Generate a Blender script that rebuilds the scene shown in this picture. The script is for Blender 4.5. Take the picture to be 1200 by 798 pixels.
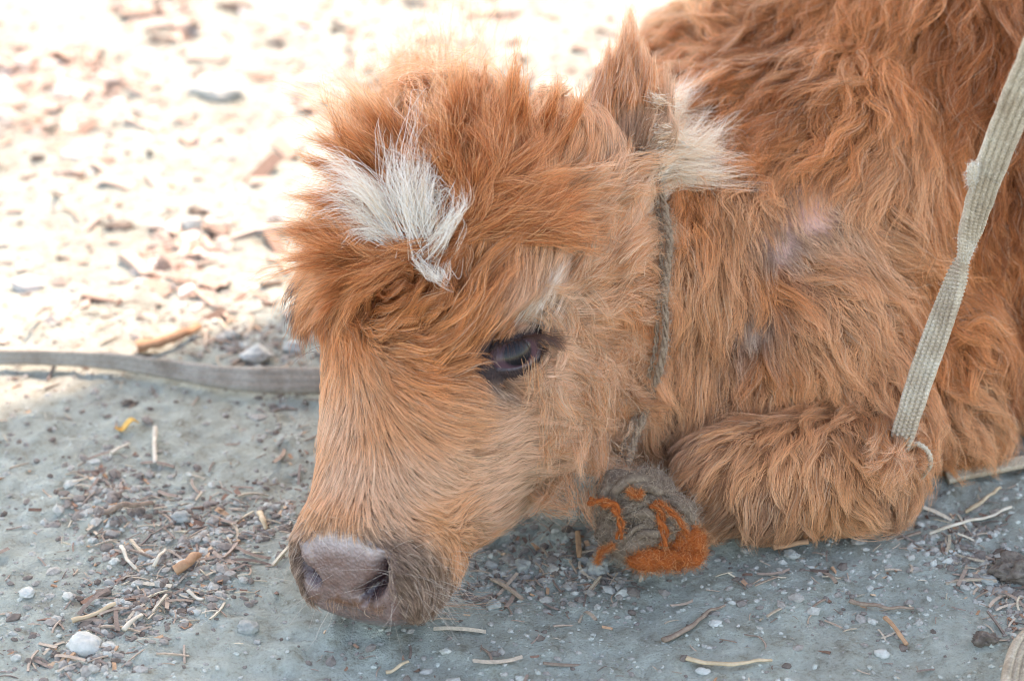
import bpy, bmesh, math, random
import numpy as np
from mathutils import Vector, Matrix
from mathutils.bvhtree import BVHTree
from mathutils.kdtree import KDTree
import os
QUICK = os.environ.get('CLAY') == '1'
rng = np.random.default_rng(7)
random.seed(7)
R = math.radians
sc = bpy.context.scene
for o in list(bpy.data.objects): bpy.data.objects.remove(o)

# ------------------------------------------------------------ camera, sky, sun, exposure
PITCH = R(28.0); HC = 0.775; FPX = 85 / 36 * 1200
cam_d = bpy.data.cameras.new('camera'); cam = bpy.data.objects.new('camera', cam_d)
sc.collection.objects.link(cam); sc.camera = cam
cam.location = (0, 0, HC); cam.rotation_euler = (math.pi / 2 - PITCH, 0, 0)
cam_d.lens = 85; cam_d.sensor_width = 36; cam_d.clip_start = 0.02; cam_d.clip_end = 500
cam_d.dof.use_dof = True; cam_d.dof.focus_distance = 1.362; cam_d.dof.aperture_fstop = 5.4
SUN_EL, SUN_AZ = R(56), R(12)      # azimuth measured from +Y (away from the camera) towards +X
world = bpy.data.worlds.new('World'); sc.world = world; world.use_nodes = True
wn = world.node_tree.nodes; wl = world.node_tree.links
sky = wn.new('ShaderNodeTexSky'); sky.sky_type = 'NISHITA'; sky.sun_disc = False
sky.sun_elevation = SUN_EL; sky.sun_rotation = SUN_AZ
sky.air_density = 1.0; sky.dust_density = 1.6; sky.ozone_density = 1.0
wl.new(sky.outputs[0], wn['Background'].inputs[0]); wn['Background'].inputs[1].default_value = 0.15
sd = bpy.data.lights.new('sun', 'SUN'); sun = bpy.data.objects.new('sun', sd); sc.collection.objects.link(sun)
sd.energy = 2.0; sd.angle = R(0.6); sd.color = (1.0, 0.86, 0.87)
SDIR = Vector((math.sin(SUN_AZ) * math.cos(SUN_EL), math.cos(SUN_AZ) * math.cos(SUN_EL), math.sin(SUN_EL)))
sun.rotation_euler = SDIR.to_track_quat('Z', 'Y').to_euler()
sc.view_settings.view_transform = 'Standard'; sc.view_settings.look = 'None'
sc.view_settings.use_white_balance = True; sc.view_settings.white_balance_temperature = 8400; sc.view_settings.white_balance_tint = 14
sc.view_settings.exposure = 2.50; sc.view_settings.gamma = 1
try:
    sc.cycles_curves.shape = 'RIBBONS'; sc.cycles_curves.subdivisions = 2
except Exception: pass
sc.cycles.max_bounces = 6; sc.cycles.filter_width = 1.05; sc.cycles.transparent_max_bounces = 8

# ------------------------------------------------------------ helpers
cF = np.array([0, math.cos(PITCH), -math.sin(PITCH)]); cU = np.array([0, math.sin(PITCH), math.cos(PITCH)])
cR = np.array([1.0, 0, 0]); cO = np.array([0, 0, HC])
def W(px, py, d):                       # a point d metres deep along the view, in world space
    return cO + d * (cF + (px - 600) / FPX * cR - (py - 399) / FPX * cU)
def G(px, py, z=0.0):                   # a point on the ground
    ray = cF + (px - 600) / FPX * cR - (py - 399) / FPX * cU
    return cO + ray * ((z - HC) / ray[2])
def proj(P):
    q = P - cO; d = q @ cF
    return 600 + FPX * (q @ cR) / d, 399 - FPX * (q @ cU) / d, d
def nrm(v):
    return v / np.maximum(np.linalg.norm(v, axis=-1, keepdims=True), 1e-9)
def smooth(a, b, x):
    t = np.clip((x - a) / (b - a), 0, 1); return t * t * (3 - 2 * t)

def link(o, parent=None):
    sc.collection.objects.link(o)
    if parent is not None: o.parent = parent
    return o
def tag(o, label=None, cat=None, group=None, kind=None):
    if label: o['label'] = label
    if cat: o['category'] = cat
    if group: o['group'] = group
    if kind: o['kind'] = kind
    return o
def mesh_obj(name, V, F, mat, parent=None, smooth_=True):
    me = bpy.data.meshes.new(name)
    me.from_pydata([tuple(map(float, v)) for v in V], [], [tuple(map(int, f)) for f in F]); me.update()
    if smooth_: me.polygons.foreach_set('use_smooth', [True] * len(me.polygons))
    if mat: me.materials.append(mat)
    return link(bpy.data.objects.new(name, me), parent)
def empty(name, loc):
    o = bpy.data.objects.new(name, None); o.location = loc; o.empty_display_size = 0.05
    sc.collection.objects.link(o); return o
def reparent(o, p):                     # keep the child where it stands
    o.parent = p; o.matrix_parent_inverse = Matrix.Translation(-Vector(p.location))
    return o
def recentre(o):                        # origin to the base of the thing
    me = o.data; n = len(me.vertices); co = np.empty(n * 3, np.float32); me.vertices.foreach_get('co', co)
    co = co.reshape(-1, 3); c = np.array([co[:, 0].mean(), co[:, 1].mean(), co[:, 2].min()])
    me.vertices.foreach_set('co', (co - c).ravel().astype(np.float32)); me.update(); o.location = c; return o

class VNoise:                           # value noise, vectorised
    def __init__(s, seed, n=64):
        s.g = np.random.default_rng(seed).random((n, n, n)).astype(np.float32) * 2 - 1; s.n = n
    def __call__(s, P, f):
        q = np.asarray(P) * f; i = np.floor(q).astype(int); t = q - i; t = t * t * (3 - 2 * t); n = s.n
        r = 0
        for a in (0, 1):
            for b in (0, 1):
                for c in (0, 1):
                    w = (t[:, 0] if a else 1 - t[:, 0]) * (t[:, 1] if b else 1 - t[:, 1]) * (t[:, 2] if c else 1 - t[:, 2])
                    r = r + w * s.g[(i[:, 0] + a) % n, (i[:, 1] + b) % n, (i[:, 2] + c) % n]
        return r
N1, N2, N3 = VNoise(1), VNoise(2), VNoise(3)

# ------------------------------------------------------------ materials
def new_mat(name):
    m = bpy.data.materials.new(name); m.use_nodes = True
    return m, m.node_tree.nodes, m.node_tree.links, m.node_tree.nodes['Principled BSDF']
def ramp(nd, lk, src, stops):
    r = nd.new('ShaderNodeValToRGB')
    while len(r.color_ramp.elements) < len(stops): r.color_ramp.elements.new(0.5)
    for e, (p, c) in zip(r.color_ramp.elements, stops):
        e.position = p; e.color = (*c, 1) if len(c) == 3 else c
    lk.new(src, r.inputs[0]); return r
def noise(nd, lk, scale, detail=6, rough=0.6, src=None, dist=0):
    n = nd.new('ShaderNodeTexNoise'); n.inputs['Scale'].default_value = scale
    n.inputs['Detail'].default_value = detail; n.inputs['Roughness'].default_value = rough
    n.inputs['Distortion'].default_value = dist
    if src is not None: lk.new(src, n.inputs['Vector'])
    return n
def bump(nd, lk, src, b, strength, dist):
    x = nd.new('ShaderNodeBump'); x.inputs['Strength'].default_value = strength
    x.inputs['Distance'].default_value = dist; lk.new(src, x.inputs['Height'])
    lk.new(x.outputs[0], b.inputs['Normal']); return x
def simple_mat(name, c1, c2, scale=60, rough=0.85, bstr=0.4, bdist=0.002, detail=6, obj=True, spec=0.3):
    m, nd, lk, b = new_mat(name)
    tc = nd.new('ShaderNodeTexCoord'); n = noise(nd, lk, scale, detail, 0.65, tc.outputs['Object'])
    r = ramp(nd, lk, n.outputs[0], [(0.3, c1), (0.7, c2)])
    lk.new(r.outputs[0], b.inputs['Base Color']); b.inputs['Roughness'].default_value = rough
    b.inputs['Specular IOR Level'].default_value = spec
    if bstr: bump(nd, lk, n.outputs[0], b, bstr, bdist)
    return m

def hair_mat(name, rough=0.38, radial=0.5, coat=0.0):
    m = bpy.data.materials.new(name); m.use_nodes = True; nd = m.node_tree.nodes; lk = m.node_tree.links
    nd.clear(); out = nd.new('ShaderNodeOutputMaterial'); h = nd.new('ShaderNodeBsdfHairPrincipled')
    h.model = 'CHIANG'; h.parametrization = 'COLOR'
    a = nd.new('ShaderNodeAttribute'); a.attribute_name = 'tint'
    lk.new(a.outputs['Color'], h.inputs['Color'])
    h.inputs['Roughness'].default_value = rough; h.inputs['Radial Roughness'].default_value = radial
    h.inputs['Coat'].default_value = coat
    h.inputs['Random Roughness'].default_value = 0.2
    h.inputs['IOR'].default_value = 1.42
    d = nd.new('ShaderNodeBsdfPrincipled'); lk.new(a.outputs['Color'], d.inputs['Base Color']); d.inputs['Roughness'].default_value = .5; d.inputs['Specular IOR Level'].default_value = .25
    mx = nd.new('ShaderNodeMixShader'); mx.inputs[0].default_value = .66
    lk.new(h.outputs[0], mx.inputs[1]); lk.new(d.outputs[0], mx.inputs[2]); lk.new(mx.outputs[0], out.inputs['Surface']); return m
M_HAIR = hair_mat('calf_fur'); M_FUZZ = hair_mat('fibre_fuzz', 0.6, 0.8)

def curves_obj(name, P, rad, col, mat, parent=None):
    """P (N,K,3) points, rad (N,K), col (N,3) or (N,K,3)"""
    n, k = P.shape[:2]
    hc = bpy.data.hair_curves.new(name); hc.add_curves([k] * n)
    hc.attributes['position'].data.foreach_set('vector', P.astype(np.float32).ravel())
    ra = hc.attributes.get('radius') or hc.attributes.new('radius', 'FLOAT', 'POINT')
    ra.data.foreach_set('value', rad.astype(np.float32).ravel())
    if col.ndim == 2: col = np.repeat(col[:, None], k, 1)
    col = col / np.maximum(col.max(-1, keepdims=True) / .93, 1); c4 = np.concatenate([np.clip(col, 0.002, 0.95), np.ones((n, k, 1))], -1)
    ca = hc.attributes.new('tint', 'FLOAT_COLOR', 'POINT'); ca.data.foreach_set('color', c4.astype(np.float32).ravel())
    hc.materials.append(mat)
    o = link(bpy.data.objects.new(name, hc))
    if parent is not None: reparent(o, parent)
    return o

# ------------------------------------------------------------ ground
def gh(P):                              # ground height at xy
    Q = np.concatenate([P[:, :2], np.zeros((len(P), 1))], 1)
    near = np.exp(-((P[:, 0] ** 2 + (P[:, 1] - 1.4) ** 2) / 9.0))
    h = 0.006 * N1(Q, 5) + 0.003 * N2(Q, 14) + 0.0018 * N3(Q, 37) + 0.0017 * N1(Q + 7, 90) * (1 + .8 * N3(Q, 9)) + 0.0012 * N2(Q + 3, 150)
    far = smooth(1.7, 2.6, P[:, 1]); h = h * (1 + 1.0 * far) 
    return h * near - 0.004
def axis_coords(lo, hi, step, far):
    c = list(np.arange(lo, hi, step)); g = step
    a = [lo]; 
    while a[-1] > -far: g *= 1.25; a.append(a[-1] - g)
    g = step; b = [c[-1]]
    while b[-1] < far: g *= 1.25; b.append(b[-1] + g)
    return np.array(a[:0:-1] + c + b[1:])
gx = axis_coords(-0.55, 0.55, 0.0032, 120); gy = axis_coords(0.78, 2.0, 0.0034, 160)
XX, YY = np.meshgrid(gx, gy); GV = np.stack([XX.ravel(), YY.ravel(), np.zeros(XX.size)], 1)
GV[:, 2] = gh(GV)
nx, ny = len(gx), len(gy); ii = np.arange((ny - 1) * (nx - 1)); rr, cc = ii // (nx - 1), ii % (nx - 1)
v0 = rr * nx + cc
GF = np.stack([v0, v0 + 1, v0 + 1 + nx, v0 + nx], 1)
def np_mesh(name, V, F, mat, parent=None, smooth_=True):     # quick mesh from arrays (F of equal-sized faces)
    me = bpy.data.meshes.new(name); nf, k = F.shape
    me.vertices.add(len(V)); me.vertices.foreach_set('co', np.asarray(V, np.float32).ravel())
    me.loops.add(nf * k); me.loops.foreach_set('vertex_index', F.ravel().astype(np.int32))
    me.polygons.add(nf); me.polygons.foreach_set('loop_start', np.arange(0, nf * k, k, dtype=np.int32))
    try: me.polygons.foreach_set('loop_total', np.full(nf, k, np.int32))
    except Exception: pass
    me.polygons.foreach_set('use_smooth', np.full(nf, smooth_)); me.update(calc_edges=True)
    if mat: me.materials.append(mat)
    o = link(bpy.data.objects.new(name, me)); 
    if parent is not None: reparent(o, parent)
    return o
def ground_mat():
    m, nd, lk, b = new_mat('dusty_ground')
    tc = nd.new('ShaderNodeTexCoord'); co = tc.outputs['Object']
    n1 = noise(nd, lk, 9, 8, 0.62, co); n2 = noise(nd, lk, 75, 8, 0.7, co); n3 = noise(nd, lk, 420, 5, 0.75, co)
    base = ramp(nd, lk, n1.outputs[0], [(0.3, (0.35, 0.36, 0.315)), (0.5, (0.445, 0.485, 0.425)), (0.72, (0.51, 0.56, 0.50))])
    fine = ramp(nd, lk, n2.outputs[0], [(0.28, (0.50, 0.42, 0.36)), (0.44, (0.88, 0.86, 0.83)), (0.56, (1.0, 1.0, 1.0)), (0.72, (1.2, 1.2, 1.18))])
    grit = ramp(nd, lk, n3.outputs[0], [(0.30, (0.55, 0.5, 0.48)), (0.45, (0.97, 0.97, 0.97)), (0.64, (1.08, 1.08, 1.08)), (0.72, (1.5, 1.5, 1.5))])
    m1 = nd.new('ShaderNodeMixRGB'); m1.blend_type = 'MULTIPLY'; m1.inputs[0].default_value = 1
    lk.new(base.outputs[0], m1.inputs[1]); lk.new(fine.outputs[0], m1.inputs[2])
    m2 = nd.new('ShaderNodeMixRGB'); m2.blend_type = 'MULTIPLY'; m2.inputs[0].default_value = 0.85
    lk.new(m1.outputs[0], m2.inputs[1]); lk.new(grit.outputs[0], m2.inputs[2])
    # specks of trodden straw and bark ground into the dust
    v = nd.new('ShaderNodeTexVoronoi'); v.inputs['Scale'].default_value = 260; v.inputs['Randomness'].default_value = 1
    mp = nd.new('ShaderNodeMapping'); mp.inputs['Scale'].default_value = (1, 0.55, 1); mp.inputs['Rotation'].default_value = (0, 0, 0.5)
    lk.new(co, mp.inputs[0]); lk.new(mp.outputs[0], v.inputs['Vector'])
    nm = noise(nd, lk, 7, 4, 0.6, co, 1.0)
    ad = nd.new('ShaderNodeMath'); ad.operation = 'SUBTRACT'
    sep = nd.new('ShaderNodeSeparateColor'); lk.new(v.outputs['Color'], sep.inputs[0])
    lk.new(sep.outputs[0], ad.inputs[0]); lk.new(nm.outputs[0], ad.inputs[1])
    msk = ramp(nd, lk, ad.outputs[0], [(0.45, (0, 0, 0)), (0.5, (1, 1, 1))])
    chip = ramp(nd, lk, sep.outputs[1], [(0.2, (0.10, 0.065, 0.05)), (0.55, (0.30, 0.19, 0.13)), (0.9, (0.50, 0.36, 0.22))])
    m3 = nd.new('ShaderNodeMixRGB'); lk.new(m2.outputs[0], m3.inputs[1]); lk.new(chip.outputs[0], m3.inputs[2])
    sc_ = nd.new('ShaderNodeMath'); sc_.operation = 'MULTIPLY'; sc_.inputs[1].default_value = 0.0
    lk.new(msk.outputs[0], sc_.inputs[0]); lk.new(sc_.outputs[0], m3.inputs[0])
    lk.new(m3.outputs[0], b.inputs['Base Color']); b.inputs['Roughness'].default_value = 0.95
    b.inputs['Specular IOR Level'].default_value = 0.15
    a2 = nd.new('ShaderNodeMath'); a2.operation = 'ADD'; lk.new(n2.outputs[0], a2.inputs[0]); lk.new(n3.outputs[0], a2.inputs[1])
    bump(nd, lk, a2.outputs[0], b, 0.9, 0.004)
    return m
M_GROUND = ground_mat()
ground = np_mesh('ground', GV, GF, M_GROUND); tag(ground, kind='structure')

# unseen roof, shaped so its straight eave throws the shade the calf lies in
A, B = G(0, 478), G(372, 348)
ed = nrm((B - A)[:2][None])[0]; nr = np.array([ed[1], -ed[0]])         # towards the camera side
RH = 2.5; off = np.array([SDIR.x, SDIR.y]) * RH / SDIR.z
e0 = A[:2] + off
def shade_boards():
    V, F = [], []
    def box(c0, c1, w0, w1, z0, z1):
        k = len(V)
        for z in (z0, z1):
            for (a, b_) in ((c0, w0), (c1, w0), (c1, w1), (c0, w1)):
                p = e0 + ed * a + nr * b_; V.append((p[0], p[1], z))
        F.extend([(k, k + 3, k + 2, k + 1), (k + 4, k + 5, k + 6, k + 7), (k, k + 1, k + 5, k + 4), (k + 1, k + 2, k + 6, k + 5), (k + 2, k + 3, k + 7, k + 6), (k + 3, k, k + 4, k + 7)])
    for i in range(24): box(-1.9 + i * 0.2, -1.9 + i * 0.2 + 0.196, 0, 2.1, RH, RH + 0.025)
    for w in (0.1, 1.05, 1.95): box(-1.9, 2.9, w, w + 0.07, RH - 0.1, RH - 0.002)
    return V, F
sv, sf = shade_boards()
M_WOOD = simple_mat('weathered_boards', (0.16, 0.12, 0.09), (0.3, 0.25, 0.2), 12)
roof = mesh_obj('shade_roof', sv, sf, M_WOOD, None, False); tag(roof, kind='structure')

# ------------------------------------------------------------ calf: skin volume
def frame(Fv, S0):
    Fv = nrm(np.array(Fv, float)[None])[0]; S0 = np.array(S0, float); S0 = S0 - S0.dot(Fv) * Fv; S0 /= np.linalg.norm(S0)
    N = np.cross(Fv, S0)
    return Fv, S0, N
def camvec(v): return v[0] * cR + v[1] * cU - v[2] * cF
hF, hS, hN = frame((-0.26, -0.93, 0.25), (0.8, -0.13, 0.58))
HF, HS, HN = camvec(hF), camvec(hS), camvec(hN)
HO = W(570, 170, 1.395)
HSEC = np.array([   # t, half width, up, down along the head axis
 [-0.012, .030, .026, .040], [0.0, .047, .040, .066], [0.03, .060, .056, .095], [0.065, .067, .060, .118],
 [0.10, .068, .055, .132], [0.13, .062, .044, .138], [0.16, .053, .036, .130], [0.192, .045, .031, .104],
 [0.22, .040, .030, .074], [0.238, .043, .031, .054], [0.252, .044, .025, .047], [0.264, .042, .016, .041],
 [0.275, .037, .003, .034], [0.282, .024, -.008, .026]])
def hsec(t):
    return [np.interp(t, HSEC[:, 0], HSEC[:, i]) for i in (1, 2, 3)]
def head_local(P):
    q = P - HO; return q @ HF, q @ HS, q @ HN
def head_pt(t, s, n): return HO + np.outer(t, HF) + np.outer(s, HS) + np.outer(n, HN) if np.ndim(t) else HO + t * HF + s * HS + n * HN
def catmull(X, n):
    X = np.asarray(X, float); k = len(X); Xp = np.vstack([2 * X[0] - X[1], X, 2 * X[-1] - X[-2]])
    u = np.linspace(0, k - 1 - 1e-6, n); i = u.astype(int); t = (u - i)[:, None]
    p0, p1, p2, p3 = Xp[i], Xp[i + 1], Xp[i + 2], Xp[i + 3]
    return 0.5 * ((2 * p1) + (-p0 + p2) * t + (2 * p0 - 5 * p1 + 4 * p2 - p3) * t ** 2 + (-p0 + 3 * p1 - 3 * p2 + p3) * t ** 3)
def loft_head():
    S = catmull(HSEC, 60); seg = 48; th = np.linspace(0, 2 * np.pi, seg, endpoint=False); V = []
    for (t, w, u, d) in S:
        c, s = np.cos(th), np.sin(th); e = 0.86
        x = w * np.sign(c) * np.abs(c) ** e; y = np.where(s > 0, u, d) * np.sign(s) * np.abs(s) ** e
        jaw = np.clip(-y / d, 0, 1); x = x * (1 - 0.30 * jaw ** 2)
        V.append(HO + t * HF + x[:, None] * HS + y[:, None] * HN)
    return close_loft(np.array(V))
def close_loft(R_):
    n, m = R_.shape[:2]; V = R_.reshape(-1, 3).tolist(); F = []
    for i in range(n - 1):
        for j in range(m):
            k = (j + 1) % m; F.append((i * m + j, i * m + k, (i + 1) * m + k, (i + 1) * m + j))
    for ring, fl in ((0, True), (n - 1, False)):
        c = len(V); V.append(R_[ring].mean(0).tolist())
        for j in range(m):
            k = (j + 1) % m; a, b = ring * m + j, ring * m + k
            F.append((b, a, c) if fl else (a, b, c))
    return V, F
def ellipsoid(c, ax, r, seg=28, rings=18):
    """ax = three world axes, r = three radii"""
    bm = bmesh.new(); bmesh.ops.create_uvsphere(bm, u_segments=seg, v_segments=rings, radius=1)
    V = np.array([v.co[:] for v in bm.verts]); F = [tuple(v.index for v in f.verts) for f in bm.faces]; bm.free()
    return (c + V @ (np.array(ax) * np.array(r)[:, None])).tolist(), F
def chain(pts, rad, n=24, seg=24, squash=1.0, up=None):
    P = catmull(pts, n); rr_ = np.interp(np.linspace(0, 1, n), np.linspace(0, 1, len(rad)), rad)
    T = nrm(np.gradient(P, axis=0)); up = np.array([0, 0, 1.0]) if up is None else up
    A_ = nrm(np.cross(T, up)); B_ = np.cross(A_, T); th = np.linspace(0, 2 * np.pi, seg, endpoint=False)
    # round ends
    ends = []
    for k, s in ((0, -1), (n - 1, 1)):
        e = []
        for a in (0.35, 0.7, 0.93): e.append((P[k] + s * T[k] * rr_[k] * a, rr_[k] * math.sqrt(1 - a * a), A_[k], B_[k]))
        ends.append(e)
    L = ends[0][::-1] + [(P[i], rr_[i], A_[i], B_[i]) for i in range(n)] + ends[1]
    V = np.array([p + r * (np.cos(th)[:, None] * a + squash * np.sin(th)[:, None] * b) for p, r, a, b in L])
    return close_loft(V)
CAX = [cR, cU, -cF]
parts = [loft_head()]
add = lambda *a, **k: parts.append(ellipsoid(*a, **k))
HAX = [HF, HS, HN]
add(head_pt(.100, .050, .018), HAX, (.034, .020, .022))      # brow, near
add(head_pt(.100, -.050, .018), HAX, (.034, .020, .022))     # brow, far
add(head_pt(.110, .038, -.066), HAX, (.060, .030, .050))     # cheek
add(head_pt(.055, .044, -.052), HAX, (.050, .034, .050))
add(head_pt(.010, .040, -.036), HAX, (.040, .036, .046))
add(W(715, 255, 1.445), CAX, (.030, .048, .035))
add(head_pt(.110, -.038, -.066), HAX, (.060, .030, .050))
add(head_pt(.247, .027, .002), HAX, (.024, .018, .022))     # nostril wings
add(head_pt(.247, -.027, .002), HAX, (.024, .018, .022))
add(head_pt(.248, .016, -.026), HAX, (.028, .022, .018))     # upper lip
add(head_pt(.248, -.016, -.026), HAX, (.028, .022, .018))
add(head_pt(.228, 0, -.044), HAX, (.034, .028, .016))        # chin
# neck, chest, shoulder, torso, legs
neck = lambda pts, rad, **k: parts.append(chain([W(*p) for p in pts], rad, **k))
neck([(650, 260, 1.47), (770, 260, 1.53), (900, 235, 1.57), (1040, 215, 1.62)], [.060, .080, .108, .13])
neck([(715, 330, 1.475), (800, 330, 1.50), (900, 330, 1.52)], [.075, .088, .09])
neck([(740, 430, 1.465), (800, 440, 1.49), (900, 430, 1.50)], [.05, .065, .07])
add(W(1080, 210, 1.62), CAX, (.21, .17, .145))               # torso
add(W(1290, 240, 1.66), CAX, (.20, .18, .15))
add(W(975, 270, 1.52), CAX, (.085, .115, .085))              # shoulder
add(W(870, 150, 1.60), CAX, (.070, .085, .07))               # withers / crest
add(W(950, 395, 1.475), CAX, (.062, .058, .058))             # upper arm
add(W(1015, 455, 1.47), CAX, (.036, .045, .045))
neck([(850, 562, 1.428), (910, 560, 1.425), (1010, 548, 1.432)], [.030, .034, .033])   # folded foreleg
neck([(1000, 440, 1.46), (1030, 500, 1.452), (1015, 550, 1.44)], [.034, .034, .028])
add(W(1105, 425, 1.505), CAX, (.040, .060, .045))            # elbow / flank right of the lead
add(W(1120, 500, 1.50), CAX, (.028, .026, .03))
add(W(1230, 420, 1.60), CAX, (.09, .08, .08))
# ears
def ear(base, tip, side, w):
    base, tip = np.array(base), np.array(tip); T = nrm((tip - base)[None])[0]; L = np.linalg.norm(tip - base)
    side = side - side.dot(T) * T; side /= np.linalg.norm(side); nn = np.cross(T, side)
    th = np.linspace(0, 2 * np.pi, 20, endpoint=False); V = []
    for s, ww in zip(np.linspace(-.1, 1, 16), np.interp(np.linspace(-.1, 1, 16), [-.1, .15, .45, .75, .92, 1], [.55, 1, .95, .68, .36, .08])):
        V.append(base + T * s * L + (np.cos(th) * w * ww)[:, None] * side + ((np.sin(th) * .008 * max(ww, .4)) - .010 * np.cos(th) ** 2 * ww)[:, None] * nn)
    return close_loft(np.array(V))
EB, ET = W(728, 208, 1.412), W(736, 62, 1.43)
parts.append(ear(EB, ET, camvec((0.9, 0.1, -0.25)), .027))
EB2, ET2 = W(490, 160, 1.54), W(484, 84, 1.60)
parts.append(ear(EB2, ET2, camvec((0.8, 0.1, 0.4)), .022))

def union_mesh(parts, voxel):
    V, F = [], []
    for v, f in parts:
        k = len(V); V.extend(v); F.extend([tuple(i + k for i in q) for q in f])
    me = bpy.data.meshes.new('tmp'); me.from_pydata([tuple(map(float, v)) for v in V], [], F); me.update()
    o = bpy.data.objects.new('tmp', me); sc.collection.objects.link(o)
    m = o.modifiers.new('r', 'REMESH'); m.mode = 'VOXEL'; m.voxel_size = voxel
    s = o.modifiers.new('s', 'SMOOTH'); s.iterations = 8; s.factor = 0.5
    dg = bpy.context.evaluated_depsgraph_get(); out = bpy.data.meshes.new_from_object(o.evaluated_get(dg))
    bpy.data.objects.remove(o); return out
skin = union_mesh(parts, 0.0034)
nv = len(skin.vertices); SV = np.empty(nv * 3, np.float32); skin.vertices.foreach_get('co', SV); SV = SV.reshape(-1, 3).astype(float)
SV[:, 2] = np.maximum(SV[:, 2], 0.004)
# ---- sculpt: nostrils, mouth line, eye socket
t_, s_, n_ = head_local(SV)
skin.vertices.foreach_set('co', SV.astype(np.float32).ravel()); skin.update()
SN = np.empty(nv * 3, np.float32); skin.vertices.foreach_get('normal', SN); SN = SN.reshape(-1, 3).astype(float)
bv0 = BVHTree.FromPolygons(SV.tolist(), [tuple(p.vertices) for p in skin.polygons])
def cast0(px, py):
    ray = nrm((W(px, py, 1.0) - cO)[None])[0]; return np.array(bv0.ray_cast(Vector(cO), Vector(ray))[0])
NOS = []
for px_, py_ in ((448, 664), (446, 678), (438, 691), (428, 699)):
    q = cast0(px_, py_) - HO; NOS.append((q @ HF, q @ HS, q @ HN))
NOS = np.array(NOS); Q = np.stack([t_, s_, n_], 1); nos_in = np.zeros(nv); wing = np.array([(lambda q: (q @ HF, q @ HS, q @ HN))(cast0(427, 707) - HO)])[0]
for sg in (1, -1):
    NN = NOS * np.array([1, sg, 1]); d = np.full(nv, 9.)
    if sg < 0: NN = NN[:3] * np.array([1, 1.28, 1])
    for a, b in zip(NN[:-1], NN[1:]):
        ab = b - a; u = np.clip(((Q - a) @ ab) / ab.dot(ab), 0, 1); d = np.minimum(d, np.linalg.norm(Q - (a + u[:, None] * ab), axis=1))
    w = np.exp(-(d / .0042) ** 2); SV -= (w * .014)[:, None] * SN; nos_in = np.maximum(nos_in, smooth(.0062, .0035, d))
    rim = np.exp(-((d - .0085) / .003) ** 2); SV += (rim * .0014)[:, None] * SN
    wd_ = np.linalg.norm(Q - wing * np.array([1, sg, 1]), axis=1); SV += (np.exp(-(wd_ / .005) ** 2) * .0022)[:, None] * SN
# mouth slit
ml = np.exp(-((n_ + .030 + (t_ - .245) * .25) / .0028) ** 2) * smooth(.205, .225, t_); SV -= (ml * .004)[:, None] * SN
EYE = head_pt(.115, .0600, .004)
EYE_R = .0165
for sg, ec in ((1, EYE), (-1, head_pt(.115, -.0600, .004))):
    d = np.linalg.norm(SV - ec, axis=1); w = smooth(.026, .014, d); SV -= (w * .010)[:, None] * (sg * HS)
skin.vertices.foreach_set('co', SV.astype(np.float32).ravel()); skin.update()
skin.vertices.foreach_get('normal', (tmp := np.empty(nv * 3, np.float32))); SN = tmp.reshape(-1, 3).astype(float)
t_, s_, n_ = head_local(SV)
PX, PY, PD = proj(SV)
w_, u_, d_ = hsec(np.clip(t_, 0, .29))
rho = np.sqrt((s_ / w_) ** 2 + (n_ / np.where(n_ > 0, u_, d_)) ** 2)
is_head = (rho < 1.6) & (PX < 765) & (t_ > -.02) & (t_ < .31)
earT = (ET - EB) / np.linalg.norm(ET - EB); ear_h = (SV - EB) @ earT
is_ear = (np.linalg.norm(np.cross(SV - EB, earT), axis=1) < .03) & (ear_h > .006) & (ear_h < .08)
earT2 = (ET2 - EB2) / np.linalg.norm(ET2 - EB2); ear_h2 = (SV - EB2) @ earT2
is_ear2 = (np.linalg.norm(np.cross(SV - EB2, earT2), axis=1) < .03) & (ear_h2 > .008) & (ear_h2 < .08)

calf = empty('calf', G(820, 560)); tag(calf, 'fluffy ginger calf with a white forelock lying with its nose on the dusty ground', 'calf')
body = link(bpy.data.objects.new('body', skin))
skin.polygons.foreach_set('use_smooth', [True] * len(skin.polygons))

# ------------------------------------------------------------ coat: comb field, given as strokes over the calf
C = dict(rust=(.38, .105, .028), dark=(.28, .072, .022), orange=(.72, .262, .088), ginger=(.84, .395, .182), peach=(.90, .53, .325),  # dark is painted shade for the right edge of the body
         pale=(.90, .60, .38), cream=(.93, .80, .66), grey=(.40, .30, .24), mud=(.27, .165, .115), fawn=(.58, .30, .17), brown=(.38, .155, .07))
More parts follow.
